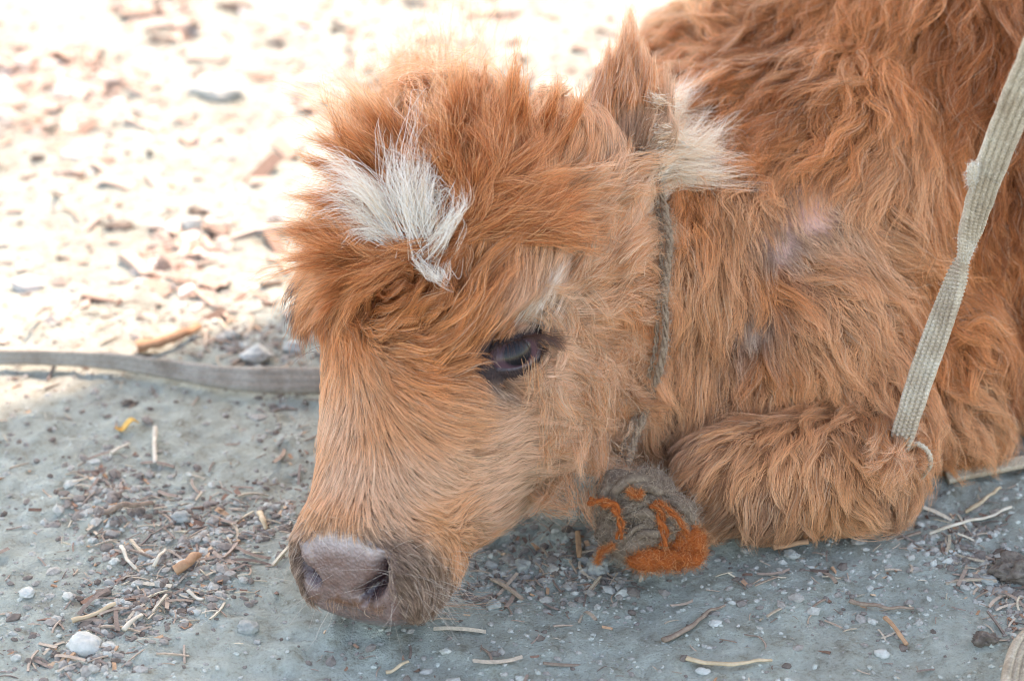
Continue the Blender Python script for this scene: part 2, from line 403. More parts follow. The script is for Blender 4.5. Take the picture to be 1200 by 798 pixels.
# px, py, angle (0 right, 90 up), length mm, lift, clump, wave, colour
HEADF = [
 (450,110,118,46,.72,.85,.5,'orange'),(400,130,140,46,.62,.85,.5,'orange'),(520,110,98,50,.78,.9,.4,'orange'),(590,115,88,50,.78,.9,.4,'orange'),
 (650,140,80,44,.65,.85,.4,'orange'),(375,150,152,50,.70,.88,.5,'orange'),(430,160,140,44,.38,.8,.5,'orange'),(500,150,108,46,.35,.8,.5,'orange'),
 (570,150,95,44,.35,.8,.4,'orange'),(630,170,75,38,.3,.75,.4,'ginger'),(355,205,172,50,.62,.88,.5,'orange'),(410,220,165,40,.35,.7,.5,'orange'),
 (480,230,120,36,.3,.7,.4,'orange'),(540,220,85,44,.3,.8,.5,'orange'),(600,230,80,44,.28,.8,.5,'ginger'),(340,270,200,40,.42,.8,.5,'orange'),
 (400,280,195,32,.4,.7,.6,'orange'),(540,290,70,36,.3,.8,.6,'orange'),(345,325,215,30,.35,.8,.7,'rust'),(365,365,250,10,.1,.5,.2,'orange'),(390,340,200,30,.5,.8,.9,'rust'),
 (440,350,60,26,.5,.8,1.,'rust'),(490,350,30,26,.45,.8,.9,'rust'),(540,350,70,28,.35,.75,.7,'rust'),(372,378,255,9,.1,.5,.2,'orange'),
 (410,385,300,16,.25,.5,.4,'orange'),(460,390,0,22,.25,.6,.3,'orange'),(510,395,35,26,.2,.6,.3,'orange'),(550,380,62,28,.2,.6,.3,'orange'),(565,330,78,30,.2,.7,.3,'orange'),
 (430,430,315,16,.12,.5,.1,'ginger'),(480,430,345,20,.12,.5,.1,'orange'),(530,430,25,22,.12,.5,.1,'orange'),(390,430,255,13,.12,.45,.1,'ginger'),
 (400,480,258,12,.1,.4,.0,'peach'),(440,490,300,13,.1,.45,.0,'ginger'),(490,490,328,16,.1,.5,.0,'ginger'),(535,490,355,16,.1,.5,.0,'ginger'),
 (375,520,245,11,.12,.4,0,'ginger'),(410,550,262,10,.08,.4,0,'peach'),(460,550,300,11,.08,.45,0,'peach'),(510,550,330,13,.08,.45,0,'peach'),
 (375,590,240,9,.12,.35,0,'ginger'),(410,600,265,8,.08,.35,0,'ginger'),(450,600,300,9,.08,.4,0,'peach'),(500,610,345,10,.1,.45,.1,'ginger'),(535,600,20,11,.12,.5,.2,'ginger'),
 (358,618,225,6,.2,.3,0,'fawn'),(352,636,225,5,.2,.3,0,'mud'),(460,655,325,5,.15,.3,0,'mud'),(420,648,300,4,.15,.3,0,'mud'),(455,700,300,5,.2,.2,0,'mud'),(490,675,310,6,.2,.3,0,'mud'),(400,632,275,5,.15,.3,0,'mud'),(440,640,320,5,.15,.3,0,'mud'),(480,650,330,5,.2,.3,0,'mud'),(512,668,320,6,.3,.3,0,'mud'),
 (350,650,230,5,.2,.3,0,'mud'),(470,690,300,5,.3,.2,0,'mud'),(430,720,270,5,.5,.2,0,'mud'),(360,690,240,5,.3,.2,0,'mud'),(500,700,290,7,.4,.3,0,'mud'),
 (535,640,335,14,.3,.5,.1,'ginger'),(560,620,325,16,.3,.5,.1,'peach'),(560,580,355,15,.12,.45,0,'peach'),
 (590,500,5,17,.08,.45,0,'peach'),(560,470,340,12,.05,.4,0,'fawn'),(575,452,330,9,.05,.4,0,'grey'),(630,378,50,9,.06,.4,0,'grey'),(600,455,330,13,.06,.4,0,'fawn'),(590,540,355,17,.1,.5,.1,'peach'),(610,590,345,22,.2,.55,.2,'pale'),
 (640,470,350,18,.12,.5,.2,'peach'),(650,530,345,22,.18,.6,.3,'peach'),(650,590,325,28,.3,.65,.4,'pale'),(690,500,335,26,.3,.7,.6,'peach'),(700,560,310,30,.4,.7,.6,'peach'),
 (690,600,290,34,.4,.7,.5,'fawn'),(730,520,300,30,.45,.7,.6,'ginger'),(690,430,340,22,.22,.65,.5,'peach'),(730,440,320,28,.4,.75,.8,'ginger'),(740,350,320,28,.35,.75,.8,'orange'),
 (690,370,345,20,.15,.6,.3,'ginger'),(650,410,350,15,.08,.45,.1,'peach'),(560,405,70,11,.08,.5,.1,'orange'),(572,428,250,7,.03,.4,0,'fawn'),(585,400,62,8,.04,.4,0,'orange'),(600,380,60,9,.05,.4,0,'fawn'),
 (620,372,55,9,.05,.4,0,'grey'),(636,352,60,16,.08,.45,0,'pale'),(648,326,62,18,.1,.5,0,'peach'),(667,340,30,17,.1,.5,.1,'peach'),(664,315,45,19,.1,.5,.1,'ginger'),(642,300,65,20,.1,.5,.1,'ginger'),(615,345,66,20,.1,.5,.1,'ginger'),(625,305,72,24,.12,.55,.1,'ginger'),(600,325,78,26,.15,.6,.2,'orange'),(660,340,20,16,.08,.5,.1,'peach'),
 (650,290,62,22,.1,.5,.1,'ginger'),(690,300,45,22,.1,.5,.1,'peach'),(640,240,75,30,.15,.6,.2,'ginger'),(680,240,55,26,.12,.5,.1,'ginger'),(720,280,42,26,.15,.5,.1,'peach'),
 (680,190,80,24,.15,.5,.1,'ginger'),(720,220,50,26,.15,.5,.1,'peach'),(755,270,35,30,.25,.6,.2,'pale'),(690,150,88,26,.2,.5,.1,'ginger'),(740,310,10,24,.2,.6,.4,'ginger')]
BODYF = [
 (800,40,150,40,.45,.7,.6,'orange'),(840,20,110,44,.45,.7,.6,'orange'),(790,90,200,42,.4,.75,.7,'orange'),(850,80,215,44,.35,.8,.9,'orange'),
 (910,60,235,46,.35,.85,1.,'rust'),(880,120,230,46,.35,.85,1.,'orange'),(800,140,215,44,.35,.8,.9,'orange'),(950,100,235,48,.3,.85,.9,'rust'),
 (830,180,250,44,.3,.85,.9,'orange'),(900,180,240,46,.3,.85,1.,'orange'),(1000,60,262,50,.25,.85,.6,'orange'),(1060,80,262,54,.22,.85,.6,'orange'),(1130,60,258,54,.25,.85,.6,'rust'),
 (1180,100,262,54,.25,.85,.6,'rust'),(1000,150,250,50,.22,.85,.6,'orange'),(1060,170,246,54,.2,.85,.5,'ginger'),(1120,170,250,54,.2,.85,.5,'orange'),
 (1180,220,262,54,.2,.85,.5,'rust'),(960,190,225,36,.2,.75,.6,'orange'),(1020,230,225,44,.18,.8,.5,'ginger'),(1080,250,300,50,.18,.8,.5,'orange'),(1130,270,310,50,.2,.8,.5,'orange'),
 (950,240,280,12,.12,.4,.2,'peach'),(900,260,275,16,.12,.5,.3,'ginger'),(985,260,320,20,.12,.5,.3,'peach'),(930,215,265,18,.15,.5,.3,'ginger'),(915,290,285,12,.1,.4,.2,'grey'),
 (860,250,265,32,.15,.6,.3,'ginger'),(805,260,262,30,.12,.6,.4,'orange'),(785,300,265,16,.05,.5,.2,'ginger'),(782,250,262,16,.05,.5,.2,'orange'),(1040,290,340,44,.2,.8,.5,'ginger'),(1100,320,330,46,.22,.8,.6,'orange'),
 (800,330,268,44,.12,.65,.3,'ginger'),(850,340,270,40,.12,.6,.3,'ginger'),(900,330,290,36,.15,.65,.4,'orange'),(880,390,280,12,.1,.4,.2,'grey'),(855,400,270,26,.12,.5,.3,'brown'),(950,310,335,36,.2,.75,.5,'ginger'),(1000,320,325,40,.2,.8,.6,'ginger'),
 (782,360,266,16,.05,.5,.2,'ginger'),(778,420,266,16,.05,.5,.2,'ginger'),(766,465,262,18,.05,.5,.2,'fawn'),(810,420,266,44,.12,.65,.3,'ginger'),(830,430,272,42,.12,.65,.3,'ginger'),(900,420,285,34,.15,.7,.4,'orange'),(950,380,310,36,.22,.75,.6,'ginger'),(1010,390,300,38,.28,.8,.7,'ginger'),
 (760,500,262,44,.12,.65,.3,'fawn'),(800,510,268,40,.12,.6,.3,'fawn'),(770,560,265,30,.12,.6,.3,'grey'),(920,460,282,34,.2,.75,.5,'ginger'),(980,450,290,36,.28,.8,.7,'ginger'),(1030,460,278,36,.3,.8,.7,'ginger'),
 (860,480,255,20,.2,.6,.4,'brown'),(1080,380,330,40,.3,.8,.8,'orange'),(1120,420,320,38,.35,.8,.9,'orange'),(1150,460,325,36,.35,.8,.8,'ginger'),(1110,490,290,34,.35,.8,.7,'ginger'),
 (1150,370,315,42,.3,.8,.7,'orange'),(1195,420,270,44,.25,.8,.5,'dark'),(1195,330,275,48,.2,.85,.5,'dark'),(1190,260,268,48,.2,.85,.5,'rust'),(1080,530,275,26,.3,.7,.5,'orange')]  # dark entries: shadow at the right edge put into the coat colour
LEGF = [(820,500,215,26,.35,.65,.3,'fawn'),(820,560,235,28,.35,.65,.3,'ginger'),(840,610,255,26,.35,.65,.3,'fawn'),(870,490,240,28,.28,.65,.3,'ginger'),(880,540,252,30,.25,.65,.3,'ginger'),
 (900,600,262,28,.3,.65,.3,'fawn'),(940,490,262,32,.25,.75,.4,'ginger'),(950,560,268,30,.25,.7,.3,'ginger'),(1000,500,275,34,.3,.8,.6,'ginger'),(1000,570,300,28,.3,.7,.4,'ginger'),(1040,540,310,28,.35,.75,.5,'ginger'),(1040,600,300,24,.35,.7,.4,'fawn')]
EARF = [(725,60,80,24,.2,.7,.1,'ginger'),(745,60,95,24,.2,.7,.1,'ginger'),(735,80,88,20,.2,.6,.1,'ginger'),(705,110,82,17,.15,.45,.1,'ginger'),(745,120,88,16,.12,.4,.1,'ginger'),(765,110,98,20,.15,.5,.1,'ginger'),
 (700,160,92,20,.2,.5,.1,'ginger'),(735,170,85,15,.15,.4,.1,'fawn'),(770,160,60,24,.2,.5,.1,'peach'),(765,200,35,28,.3,.5,.1,'pale')]
EAR2F = [(400,100,120,24,.4,.6,.3,'orange'),(470,80,95,26,.4,.6,.3,'orange'),(520,100,80,22,.4,.6,.3,'orange')]
def field(cp, px, py):
    A_ = np.array([c[:7] for c in cp], float); col = np.array([C[c[7]] for c in cp])
    ang = np.radians(A_[:, 2]); vals = np.concatenate([np.cos(ang)[:, None], np.sin(ang)[:, None], A_[:, 3:7], col], 1)
    out = np.zeros((len(px), vals.shape[1])); ws = np.zeros(len(px))
    for k in range(len(cp)):
        d2 = (px - A_[k, 0]) ** 2 + (py - A_[k, 1]) ** 2; w = 1 / (d2 + 12 ** 2) ** 2.1
        out += w[:, None] * vals[k]; ws += w
    return out / ws[:, None]

# eyelids are a separate part but carry fur too
g_eye = nrm((HS * .86 + HN * .42 + HF * .12)[None])[0]
e1 = camvec((0.96, 0.26, 0.0)); e1 = e1 - e1.dot(g_eye) * g_eye; e1 /= np.linalg.norm(e1); e2 = np.cross(g_eye, e1)
if e2 @ cU < 0: e2 = -e2
ER = .0240; EC = W(606, 411, 1.0); 
_d = (EYE - cO) @ cF
EC = W(604, 413, _d - .003) - g_eye * ER * 0.90
def lid(phi, s):                         # phi around the opening, s = 1 at the edge
    x = .0216 * np.cos(phi); y = np.where(np.sin(phi) > 0, .0060, .0074) * np.sin(phi) * np.abs(np.sin(phi)) ** .35 - .0012 * np.cos(phi)
    k = s - 1; x2 = x * (1 + .55 * k); y2 = y * (1 + .75 * k) + np.sin(phi) * .0125 * k
    r2 = x2 ** 2 + y2 ** 2; zs = np.sqrt(np.maximum(ER ** 2 - r2, (.0045) ** 2))
    thick = .0024 * smooth(0.92, 1.12, s) 
    z = (zs + thick) * (1 - smooth(1.15, 2.0, s)) + (.0130) * smooth(1.15, 2.0, s)
    return EC + x2[..., None] * e1 + y2[..., None] * e2 + z[..., None] * g_eye
ph, ss = np.meshgrid(np.linspace(0, 2 * np.pi, 72, endpoint=False), np.array([.9, .96, 1.0, 1.03, 1.07, 1.12, 1.2, 1.3, 1.42, 1.55, 1.7, 1.85, 2.0, 2.15]), indexing='ij')
LV = lid(ph, ss); LV[:, -1] -= g_eye * .010; LV[:, -2] -= g_eye * .003
LV = LV.reshape(-1, 3); ns = 14; i_, j_ = np.meshgrid(np.arange(72), np.arange(ns - 1), indexing='ij'); i_, j_ = i_.ravel(), j_.ravel(); i2 = (i_ + 1) % 72
LF = np.stack([i_ * ns + j_, i_ * ns + j_ + 1, i2 * ns + j_ + 1, i2 * ns + j_], 1)

lpx, lpy, lpd = proj(LV)
ALLV = np.concatenate([SV, LV])
npoly = len(skin.polygons); skin.calc_loop_triangles()
nt = len(skin.loop_triangles); ST = np.empty(nt * 3, np.int32); skin.loop_triangles.foreach_get('vertices', ST); ST = ST.reshape(-1, 3)
LT = np.concatenate([LF[:, [0, 1, 2]], LF[:, [0, 2, 3]]]); 
fn = np.cross(LV[LT[:, 1]] - LV[LT[:, 0]], LV[LT[:, 2]] - LV[LT[:, 0]])
if (fn @ g_eye).mean() < 0: LT = LT[:, ::-1]; LF = LF[:, ::-1]
TRI = np.concatenate([ST, LT + nv])
TN = np.cross(ALLV[TRI[:, 1]] - ALLV[TRI[:, 0]], ALLV[TRI[:, 2]] - ALLV[TRI[:, 0]]); TA = np.linalg.norm(TN, axis=1) / 2
VN = np.zeros_like(ALLV)
for k in range(3): np.add.at(VN, TRI[:, k], TN)
VN = nrm(VN)
apx, apy, apd = proj(ALLV)
NA = len(ALLV)
reg = np.zeros(NA, int)                # 0 body 1 head 2 leg 3 ear 4 far ear
reg[:nv][is_head] = 1; reg[nv:] = 1
LA, LB = W(850, 562, 1.428), W(1025, 548, 1.432); u = np.clip(((ALLV - LA) @ (LB - LA)) / ((LB - LA) @ (LB - LA)), 0, 1)
reg[(np.linalg.norm(ALLV - LA - u[:, None] * (LB - LA), axis=1) < .041) & (reg == 0)] = 2
reg[:nv][is_ear] = 3; reg[:nv][is_ear2 & (SV @ cF > 0)] = 4
FD = np.zeros((NA, 9))
for r_, cp in ((0, BODYF), (1, HEADF), (2, LEGF), (3, EARF), (4, EAR2F)):
    m = reg == r_; FD[m] = field(cp, apx[m], apy[m])
# smooth the field across region borders (Laplacian over edges)
E = np.concatenate([TRI[:, [0, 1]], TRI[:, [1, 2]], TRI[:, [2, 0]]]); deg = np.bincount(E.ravel(), minlength=NA)[:, None]
for it in range(5):
    acc = np.stack([np.bincount(E[:, 0], FD[E[:, 1], c], NA) + np.bincount(E[:, 1], FD[E[:, 0], c], NA) for c in range(9)], 1)
    FD = np.where(deg > 0, .5 * FD + .5 * acc / np.maximum(deg, 1), FD)
CD = FD[:, :1] * cR + FD[:, 1:2] * cU; CD = CD - (CD * VN).sum(1, keepdims=True) * VN
CD = nrm(CD)
# density
tq, sq, nq = head_local(ALLV)
pad = smooth(-.0015, .0015, (tq - .241 - 9 * (.0 + sq ** 2)) ) * smooth(.036, .031, np.abs(sq)) * smooth(-.034, -.028, nq) * (reg == 1)
dens = np.ones(NA)
dens *= 1 - pad
dens[:nv] *= 1 - nos_in
de = ALLV - (EC + g_eye * ER); ex, ey = de @ e1, de @ e2
eyehole = smooth(1.38, 1.18, np.sqrt((ex / .0234) ** 2 + (ey / np.where(ey > 0, .0074, .0102)) ** 2)) * (np.abs(de @ g_eye) < .03)
near_lid = (np.linalg.norm(de, axis=1) < .055)
dens[:nv] *= 1 - (smooth(1.25, 1.0, np.sqrt((ex / .030) ** 2 + (ey / .0165) ** 2)) * near_lid)[:nv]
dens *= 1 - eyehole * near_lid
def blob(px, py, r): return np.exp(-(((apx - px) ** 2 + (apy - py) ** 2) / r ** 2)) * (reg == 0)
bare = np.clip(blob(955, 250, 26) + .75 * blob(915, 290, 20) + .7 * blob(882, 392, 14), 0, 1)
dens *= 1 - .93 * bare
view = nrm(ALLV - cO); facing = -(VN * view).sum(1)
on = (apx > -120) & (apx < 1340) & (apy > -150) & (apy < 950)
dens *= np.where(facing > -.45, 1, .3) * np.where(on, 1, .12)
dens[ALLV[:, 2] < .006] = 0
BVH = BVHTree.FromPolygons(ALLV.tolist(), TRI.tolist())

def sample(n, wv):
    w = TA * wv[TRI].mean(1); w = w / w.sum(); t = rng.choice(len(TRI), n, p=w)
    a = rng.random((n, 2)); f = a.sum(1) > 1; a[f] = 1 - a[f]; b = np.stack([1 - a.sum(1), a[:, 0], a[:, 1]], 1)
    P = (ALLV[TRI[t]] * b[..., None]).sum(1); return P, t, b
def interp(t, b, arr):
    return (arr[TRI[t]] * (b[..., None] if arr.ndim == 2 else b)).sum(1)
K = 9
def guides(P, t, b, lenscale=1.0, wavescale=1.0):
    n = len(P); nrmv = nrm(interp(t, b, VN)); cmb = nrm(interp(t, b, CD)); fd = interp(t, b, FD)
    L = fd[:, 2] * .001 * lenscale * np.exp(rng.normal(0, .18, n)); lift = fd[:, 3]; wave = fd[:, 5] * wavescale
    a0 = np.clip(lift * 1.35 + rng.normal(0, .20, n) * (.25 + lift), .05, 1.45)
    turn = rng.normal(0, .22, n) * (.25 + wave)
    ph_ = rng.random(n) * 6.28; fr = rng.uniform(.8, 1.7, n)
    out = np.empty((n, K, 3)); out[:, 0] = P; cur = P.copy(); N_ = nrmv.copy(); D_ = cmb.copy()
    for k in range(1, K):
        s = k / (K - 1); al = a0 * (1 - 1.05 * s * np.clip(1.4 - lift, .5, 1)); 
        bn = np.cross(N_, D_); tw = turn * 1.6 + wave * .74 * np.sin(ph_ + fr * 6.28 * s)
        d = D_ * np.cos(tw)[:, None] + bn * np.sin(tw)[:, None]
        d = d * np.cos(al)[:, None] + N_ * np.sin(al)[:, None] + N_ * (wave * .35 * np.cos(ph_ * 1.7 + fr * 7 * s))[:, None]
        d = d + np.array([0, 0, -.16]) * (L / .045 * s)[:, None]
        cur = cur + nrm(d) * (L / (K - 1))[:, None]
        hmin = .0008 + .10 * L * np.sin(np.pi * min(s * .9 + .1, 1))
        for i in range(n):
            lo, no, fi, di = BVH.find_nearest(cur[i])
            lo = np.array(lo); no = np.array(no); h = (cur[i] - lo) @ no
            if h < hmin[i]: cur[i] = lo + no * hmin[i]
            if h < .02:
                v = TRI[fi]; N_[i] = no; c = CD[v].mean(0); c = c - c.dot(no) * no
                D_[i] = D_[i] * .45 + .55 * c
        D_ = nrm(D_ - (D_ * N_).sum(1, keepdims=True) * N_)
        cur[:, 2] = np.maximum(cur[:, 2], .002)
        out[:, k] = cur
    return out, fd, L
tt = np.linspace(0, 1, K)
def children(n, wv, GP, GR, gfd, c0, spread=1.0, lenj=.18, frizz=1.0, flip=.0):
    """strands that follow, and close in on, the nearest guide lock"""
    P, t, b = sample(n, wv); kd = KDTree(len(GR))
    for i, p in enumerate(GR): kd.insert(p, i)
    kd.balance(); idx = np.array([kd.find(p)[1] for p in P])
    g = GP[idx]; fd = interp(t, b, FD); cl = np.clip(fd[:, 4] * c0 * rng.uniform(.75, 1.12, n), 0, .97)
    ls = np.clip(1 + rng.normal(0, lenj, n), .35, 1.35)
    rel = (g - g[:, :1]) * ls[:, None, None]; own = P[:, None] + rel
    tip = g * ls[:, None, None] + g[:, :1] * (1 - ls)[:, None, None]
    prof = (tt ** .75)[None, :, None] * cl[:, None, None]
    X = own * (1 - prof) + tip * prof
    L = np.linalg.norm(g[:, -1] - g[:, 0], axis=1)
    nz = rng.normal(0, 1, (n, 3, 3)); fq = np.array([.9, 1.9, 3.3]); am = np.array([.045, .022, .010])
    wob = sum(am[q] * np.sin(fq[q] * 3.1 * tt[None, :, None] + rng.random((n, 1, 3)) * 6.28) * nz[:, q][:, None] for q in range(3))
    X = X + wob * (tt[None, :, None] ** 1.1) * (L[:, None, None] * frizz)
    X[:, :, 2] = np.maximum(X[:, :, 2], .0015)
    return X, fd, idx, t, b
def tint(fd, idx, ng, n, warm=.0):
    gv = rng.normal(0, 1, ng)[idx]; sv = rng.normal(0, 1, n)
    f = np.exp(.27 * gv + .24 * sv)[:, None]; hue = np.stack([1 - .0 * gv, 1 + .05 * gv, 1 + .09 * gv], 1)
    base = fd[:, 6:9] * f * hue
    pale_ = (rng.random(n) < .08)[:, None]; base = np.where(pale_, base * .5 + .5 * np.array([.95, .72, .50]), base)
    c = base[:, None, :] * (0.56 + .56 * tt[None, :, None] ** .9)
    return c
def taper(n, r0, r1=.25):
    r = r0 * np.exp(rng.normal(0, .2, n)); return r[:, None] * (1 - (1 - r1) * tt[None] ** 1.6)
headw = dens * (np.isin(reg, (1, 3))); bodyw = dens * (~np.isin(reg, (1, 3)))
shortw = headw * smooth(22, 15, FD[:, 2]); longw = headw * (1 - smooth(22, 15, FD[:, 2]))
SC = 0.25 if QUICK else 1.0
def coat(name, ng, n, wv, r0, c0, frizz=1.0, sub=None, lens=1.0, lj=.18):
    P, t, b = sample(ng, wv); gp, gfd, L = guides(P, t, b, lens)
    if sub:     # second level: finer locks gathered round the big ones
        X1, fd1, i1, _, _ = children(sub, wv, gp, P, gfd, .80, frizz=1.0, lenj=.14); gp, P = X1, X1[:, 0]
    X, fd, idx, _, _ = children(int(n * SC), wv, gp, P, gfd, c0, frizz=frizz, lenj=lj)
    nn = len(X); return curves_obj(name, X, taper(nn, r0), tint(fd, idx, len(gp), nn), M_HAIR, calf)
coat('face_fur', 15000, 105000, shortw, .00012, 1.45, frizz=.8)
coat('head_fur', 800, 80000, longw, .00012, 1.0, frizz=.7, sub=7000)
coat('under_fur', 5000, 80000, bodyw * (1 - .9 * bare), .00015, .6, lens=.36)
coat('body_fur', 2000, 150000, bodyw, .00013, 1.0, frizz=1.25, sub=15000, lens=.72, lj=.28)

# ---- skin colour and body finishing
sk = FD[:, 6:9] * np.array([.38, .34, .32])
sk = sk * (1 - bare[:, None]) + bare[:, None] * np.array([.80, .48, .40])
sk = sk * (1 - pad[:, None]) + pad[:, None] * (np.array([.20, .12, .10]) + smooth(.259, .243, tq)[:, None] * .30 + .05 * N1(ALLV, 220)[:, None])
mz = smooth(.225, .25, tq) * (reg == 1); sk = sk * (1 - (mz * (1 - pad))[:, None]) + (mz * (1 - pad))[:, None] * np.array([.16, .10, .08])
nin = np.concatenate([nos_in, np.zeros(len(LV))])
sk = sk * (1 - nin[:, None]) + nin[:, None] * np.array([.035, .010, .014])
lidm = smooth(1.5, 1.1, np.sqrt((ex / .0240) ** 2 + (ey / .0115) ** 2)) * near_lid
sk = sk * (1 - lidm[:, None]) + lidm[:, None] * np.array([.032, .016, .014])
def set_tint(me, col, extra=None):
    a = me.color_attributes.new('tint', 'FLOAT_COLOR', 'POINT')
    a.data.foreach_set('color', np.concatenate([col, np.ones((len(col), 1))], 1).astype(np.float32).ravel())
    if extra is not None:
        e = me.attributes.new('wet', 'FLOAT', 'POINT'); e.data.foreach_set('value', extra.astype(np.float32))
set_tint(skin, sk[:nv], pad[:nv])
def skin_mat():
    m, nd, lk, b = new_mat('calf_skin')
    a = nd.new('ShaderNodeAttribute'); a.attribute_name = 'tint'; w = nd.new('ShaderNodeAttribute'); w.attribute_name = 'wet'
    tc = nd.new('ShaderNodeTexCoord'); n = noise(nd, lk, 260, 5, .7, tc.outputs['Object']); v = nd.new('ShaderNodeTexVoronoi'); v.inputs['Scale'].default_value = 520
    lk.new(tc.outputs['Object'], v.inputs['Vector'])
    r = ramp(nd, lk, n.outputs[0], [(.3, (.75, .75, .75)), (.7, (1.2, 1.2, 1.2))]); mx = nd.new('ShaderNodeMixRGB'); mx.blend_type = 'MULTIPLY'; mx.inputs[0].default_value = 1
    lk.new(a.outputs['Color'], mx.inputs[1]); lk.new(r.outputs[0], mx.inputs[2]); lk.new(mx.outputs[0], b.inputs['Base Color'])
    rr_ = nd.new('ShaderNodeMapRange'); lk.new(w.outputs['Fac'], rr_.inputs[0]); rr_.inputs[3].default_value = .85; rr_.inputs[4].default_value = .27
    lk.new(rr_.outputs[0], b.inputs['Roughness']); cw = nd.new('ShaderNodeMath'); cw.operation = 'MULTIPLY'; cw.inputs[1].default_value = .7; lk.new(w.outputs['Fac'], cw.inputs[0]); lk.new(cw.outputs[0], b.inputs['Coat Weight']); b.inputs['Coat Roughness'].default_value = .18; b.inputs['Specular IOR Level'].default_value = .5
    b.inputs['Subsurface Weight'].default_value = .08; b.inputs['Subsurface Scale'].default_value = .004
    ad = nd.new('ShaderNodeMath'); ad.operation = 'ADD'; lk.new(n.outputs[0], ad.inputs[0]); lk.new(v.outputs['Distance'], ad.inputs[1])
    bump(nd, lk, ad.outputs[0], b, .7, .0011); return m
M_SKIN = skin_mat(); skin.materials.append(M_SKIN); reparent(body, calf)
M_LID = skin_mat(); M_LID.name = 'eyelid_skin'
eyelid = np_mesh('eyelid', LV, LF, M_LID, calf)
rimw = smooth(1.09, 1.0, ss.ravel())[:, None]; set_tint(eyelid.data, sk[nv:] * (1 - rimw) + rimw * np.array([.10, .065, .065]), smooth(1.12, 1.04, ss.ravel()))
def eye_mat():
    m, nd, lk, b = new_mat('eye')
    tc = nd.new('ShaderNodeTexCoord'); sp = nd.new('ShaderNodeVectorMath'); sp.operation = 'LENGTH'
    mp = nd.new('ShaderNodeMapping'); mp.inputs['Scale'].default_value = (1 / ER, 1.25 / ER, 0); lk.new(tc.outputs['Object'], mp.inputs[0]); lk.new(mp.outputs[0], sp.inputs[0])
    r = ramp(nd, lk, sp.outputs['Value'], [(0.0, (.004, .003, .005)), (.34, (.006, .004, .006)), (.42, (.075, .036, .046)), (.66, (.11, .055, .066)), (.76, (.012, .007, .009)), (.9, (.025, .014, .014)), (1, (.08, .05, .05))])
    lk.new(r.outputs[0], b.inputs['Base Color']); b.inputs['Roughness'].default_value = .2; b.inputs['Specular IOR Level'].default_value = .1; b.inputs['Coat Weight'].default_value = .6; b.inputs['Coat IOR'].default_value = 1.38; b.inputs['Coat Roughness'].default_value = .03
    return m
EM = eye_mat()
def eyeball(c, g, x, parent):
    y = np.cross(g, x); bm = bmesh.new(); bmesh.ops.create_uvsphere(bm, u_segments=48, v_segments=32, radius=ER)
    for v in bm.verts:
        if v.co.z > .72 * ER: v.co.z += .0016 * (v.co.z / ER - .72) / .28
    me = bpy.data.meshes.new('eyeball'); bm.to_mesh(me); bm.free(); me.polygons.foreach_set('use_smooth', [True] * len(me.polygons)); me.materials.append(EM)
    o = bpy.data.objects.new('eyeball', me); sc.collection.objects.link(o); o.parent = parent
    M = Matrix((tuple(x), tuple(y), tuple(g))).transposed().to_4x4(); M.translation = Vector(c) - Vector(parent.location); o.matrix_basis = M; return o
eyeball(EC, g_eye, e1, calf)
gf = nrm((-HS * .9 + HN * .35)[None])[0]; xf = HF - HF.dot(gf) * gf; xf /= np.linalg.norm(xf)
eyeball(head_pt(.115, -.0600, .004) - gf * .012, gf, xf, calf)
# eyelashes
def lashes(n, ph0, ph1, L0, L1, down, col, rad):
    ph_ = rng.uniform(ph0, ph1, n); r0 = lid(ph_, np.full(n, 1.05)); X = np.empty((n, K, 3)); L = rng.uniform(L0, L1, n)
    out = (np.cos(ph_) * .65)[:, None] * e1 + (np.sin(ph_) * .55)[:, None] * e2
    d = nrm(out + g_eye * .9 + rng.normal(0, .12, (n, 3))); X[:, 0] = r0
    for k in range(1, K):
        d = nrm(d + down / K + out * .02); X[:, k] = X[:, k - 1] + d * (L / (K - 1))[:, None]
    cc = np.array(col) * np.exp(rng.normal(0, .2, (n, 1))); return X, taper(n, rad, .2), cc
gd = np.array([0, 0, -1.0])
Ls = [lashes(170, .35, 2.6, .012, .021, gd * 2.3 + g_eye * -.3, (.06, .028, .022), .00012), lashes(60, -.25, .7, .014, .022, gd * .9 + e1 * .5, (.12, .06, .04), .00012),
      lashes(26, 3.6, 5.8, .006, .010, gd * .6, (.14, .07, .05), .00008)]
curves_obj('eyelashes', np.concatenate([l[0] for l in Ls]), np.concatenate([l[1] for l in Ls]), np.concatenate([l[2] for l in Ls]), M_HAIR, calf)
# far eye lashes, seen in profile past the brow
n = 90; base = head_pt(.105, -.064, .012); r0 = base + rng.normal(0, 1, (n, 1)) * HF * .010 + rng.normal(0, .002, (n, 3)); X = np.empty((n, K, 3)); X[:, 0] = r0
d = nrm(-HS * .9 + HN * .5 + HF * .4 + rng.normal(0, .22, (n, 3)))
for k in range(1, K): d = nrm(d + gd * .16); X[:, k] = X[:, k - 1] + d * (.020 / (K - 1))
curves_obj('eyelashes', X, taper(n, .00014, .2), np.array((.05, .035, .04)) * np.exp(rng.normal(0, .2, (n, 1))), M_HAIR, calf)
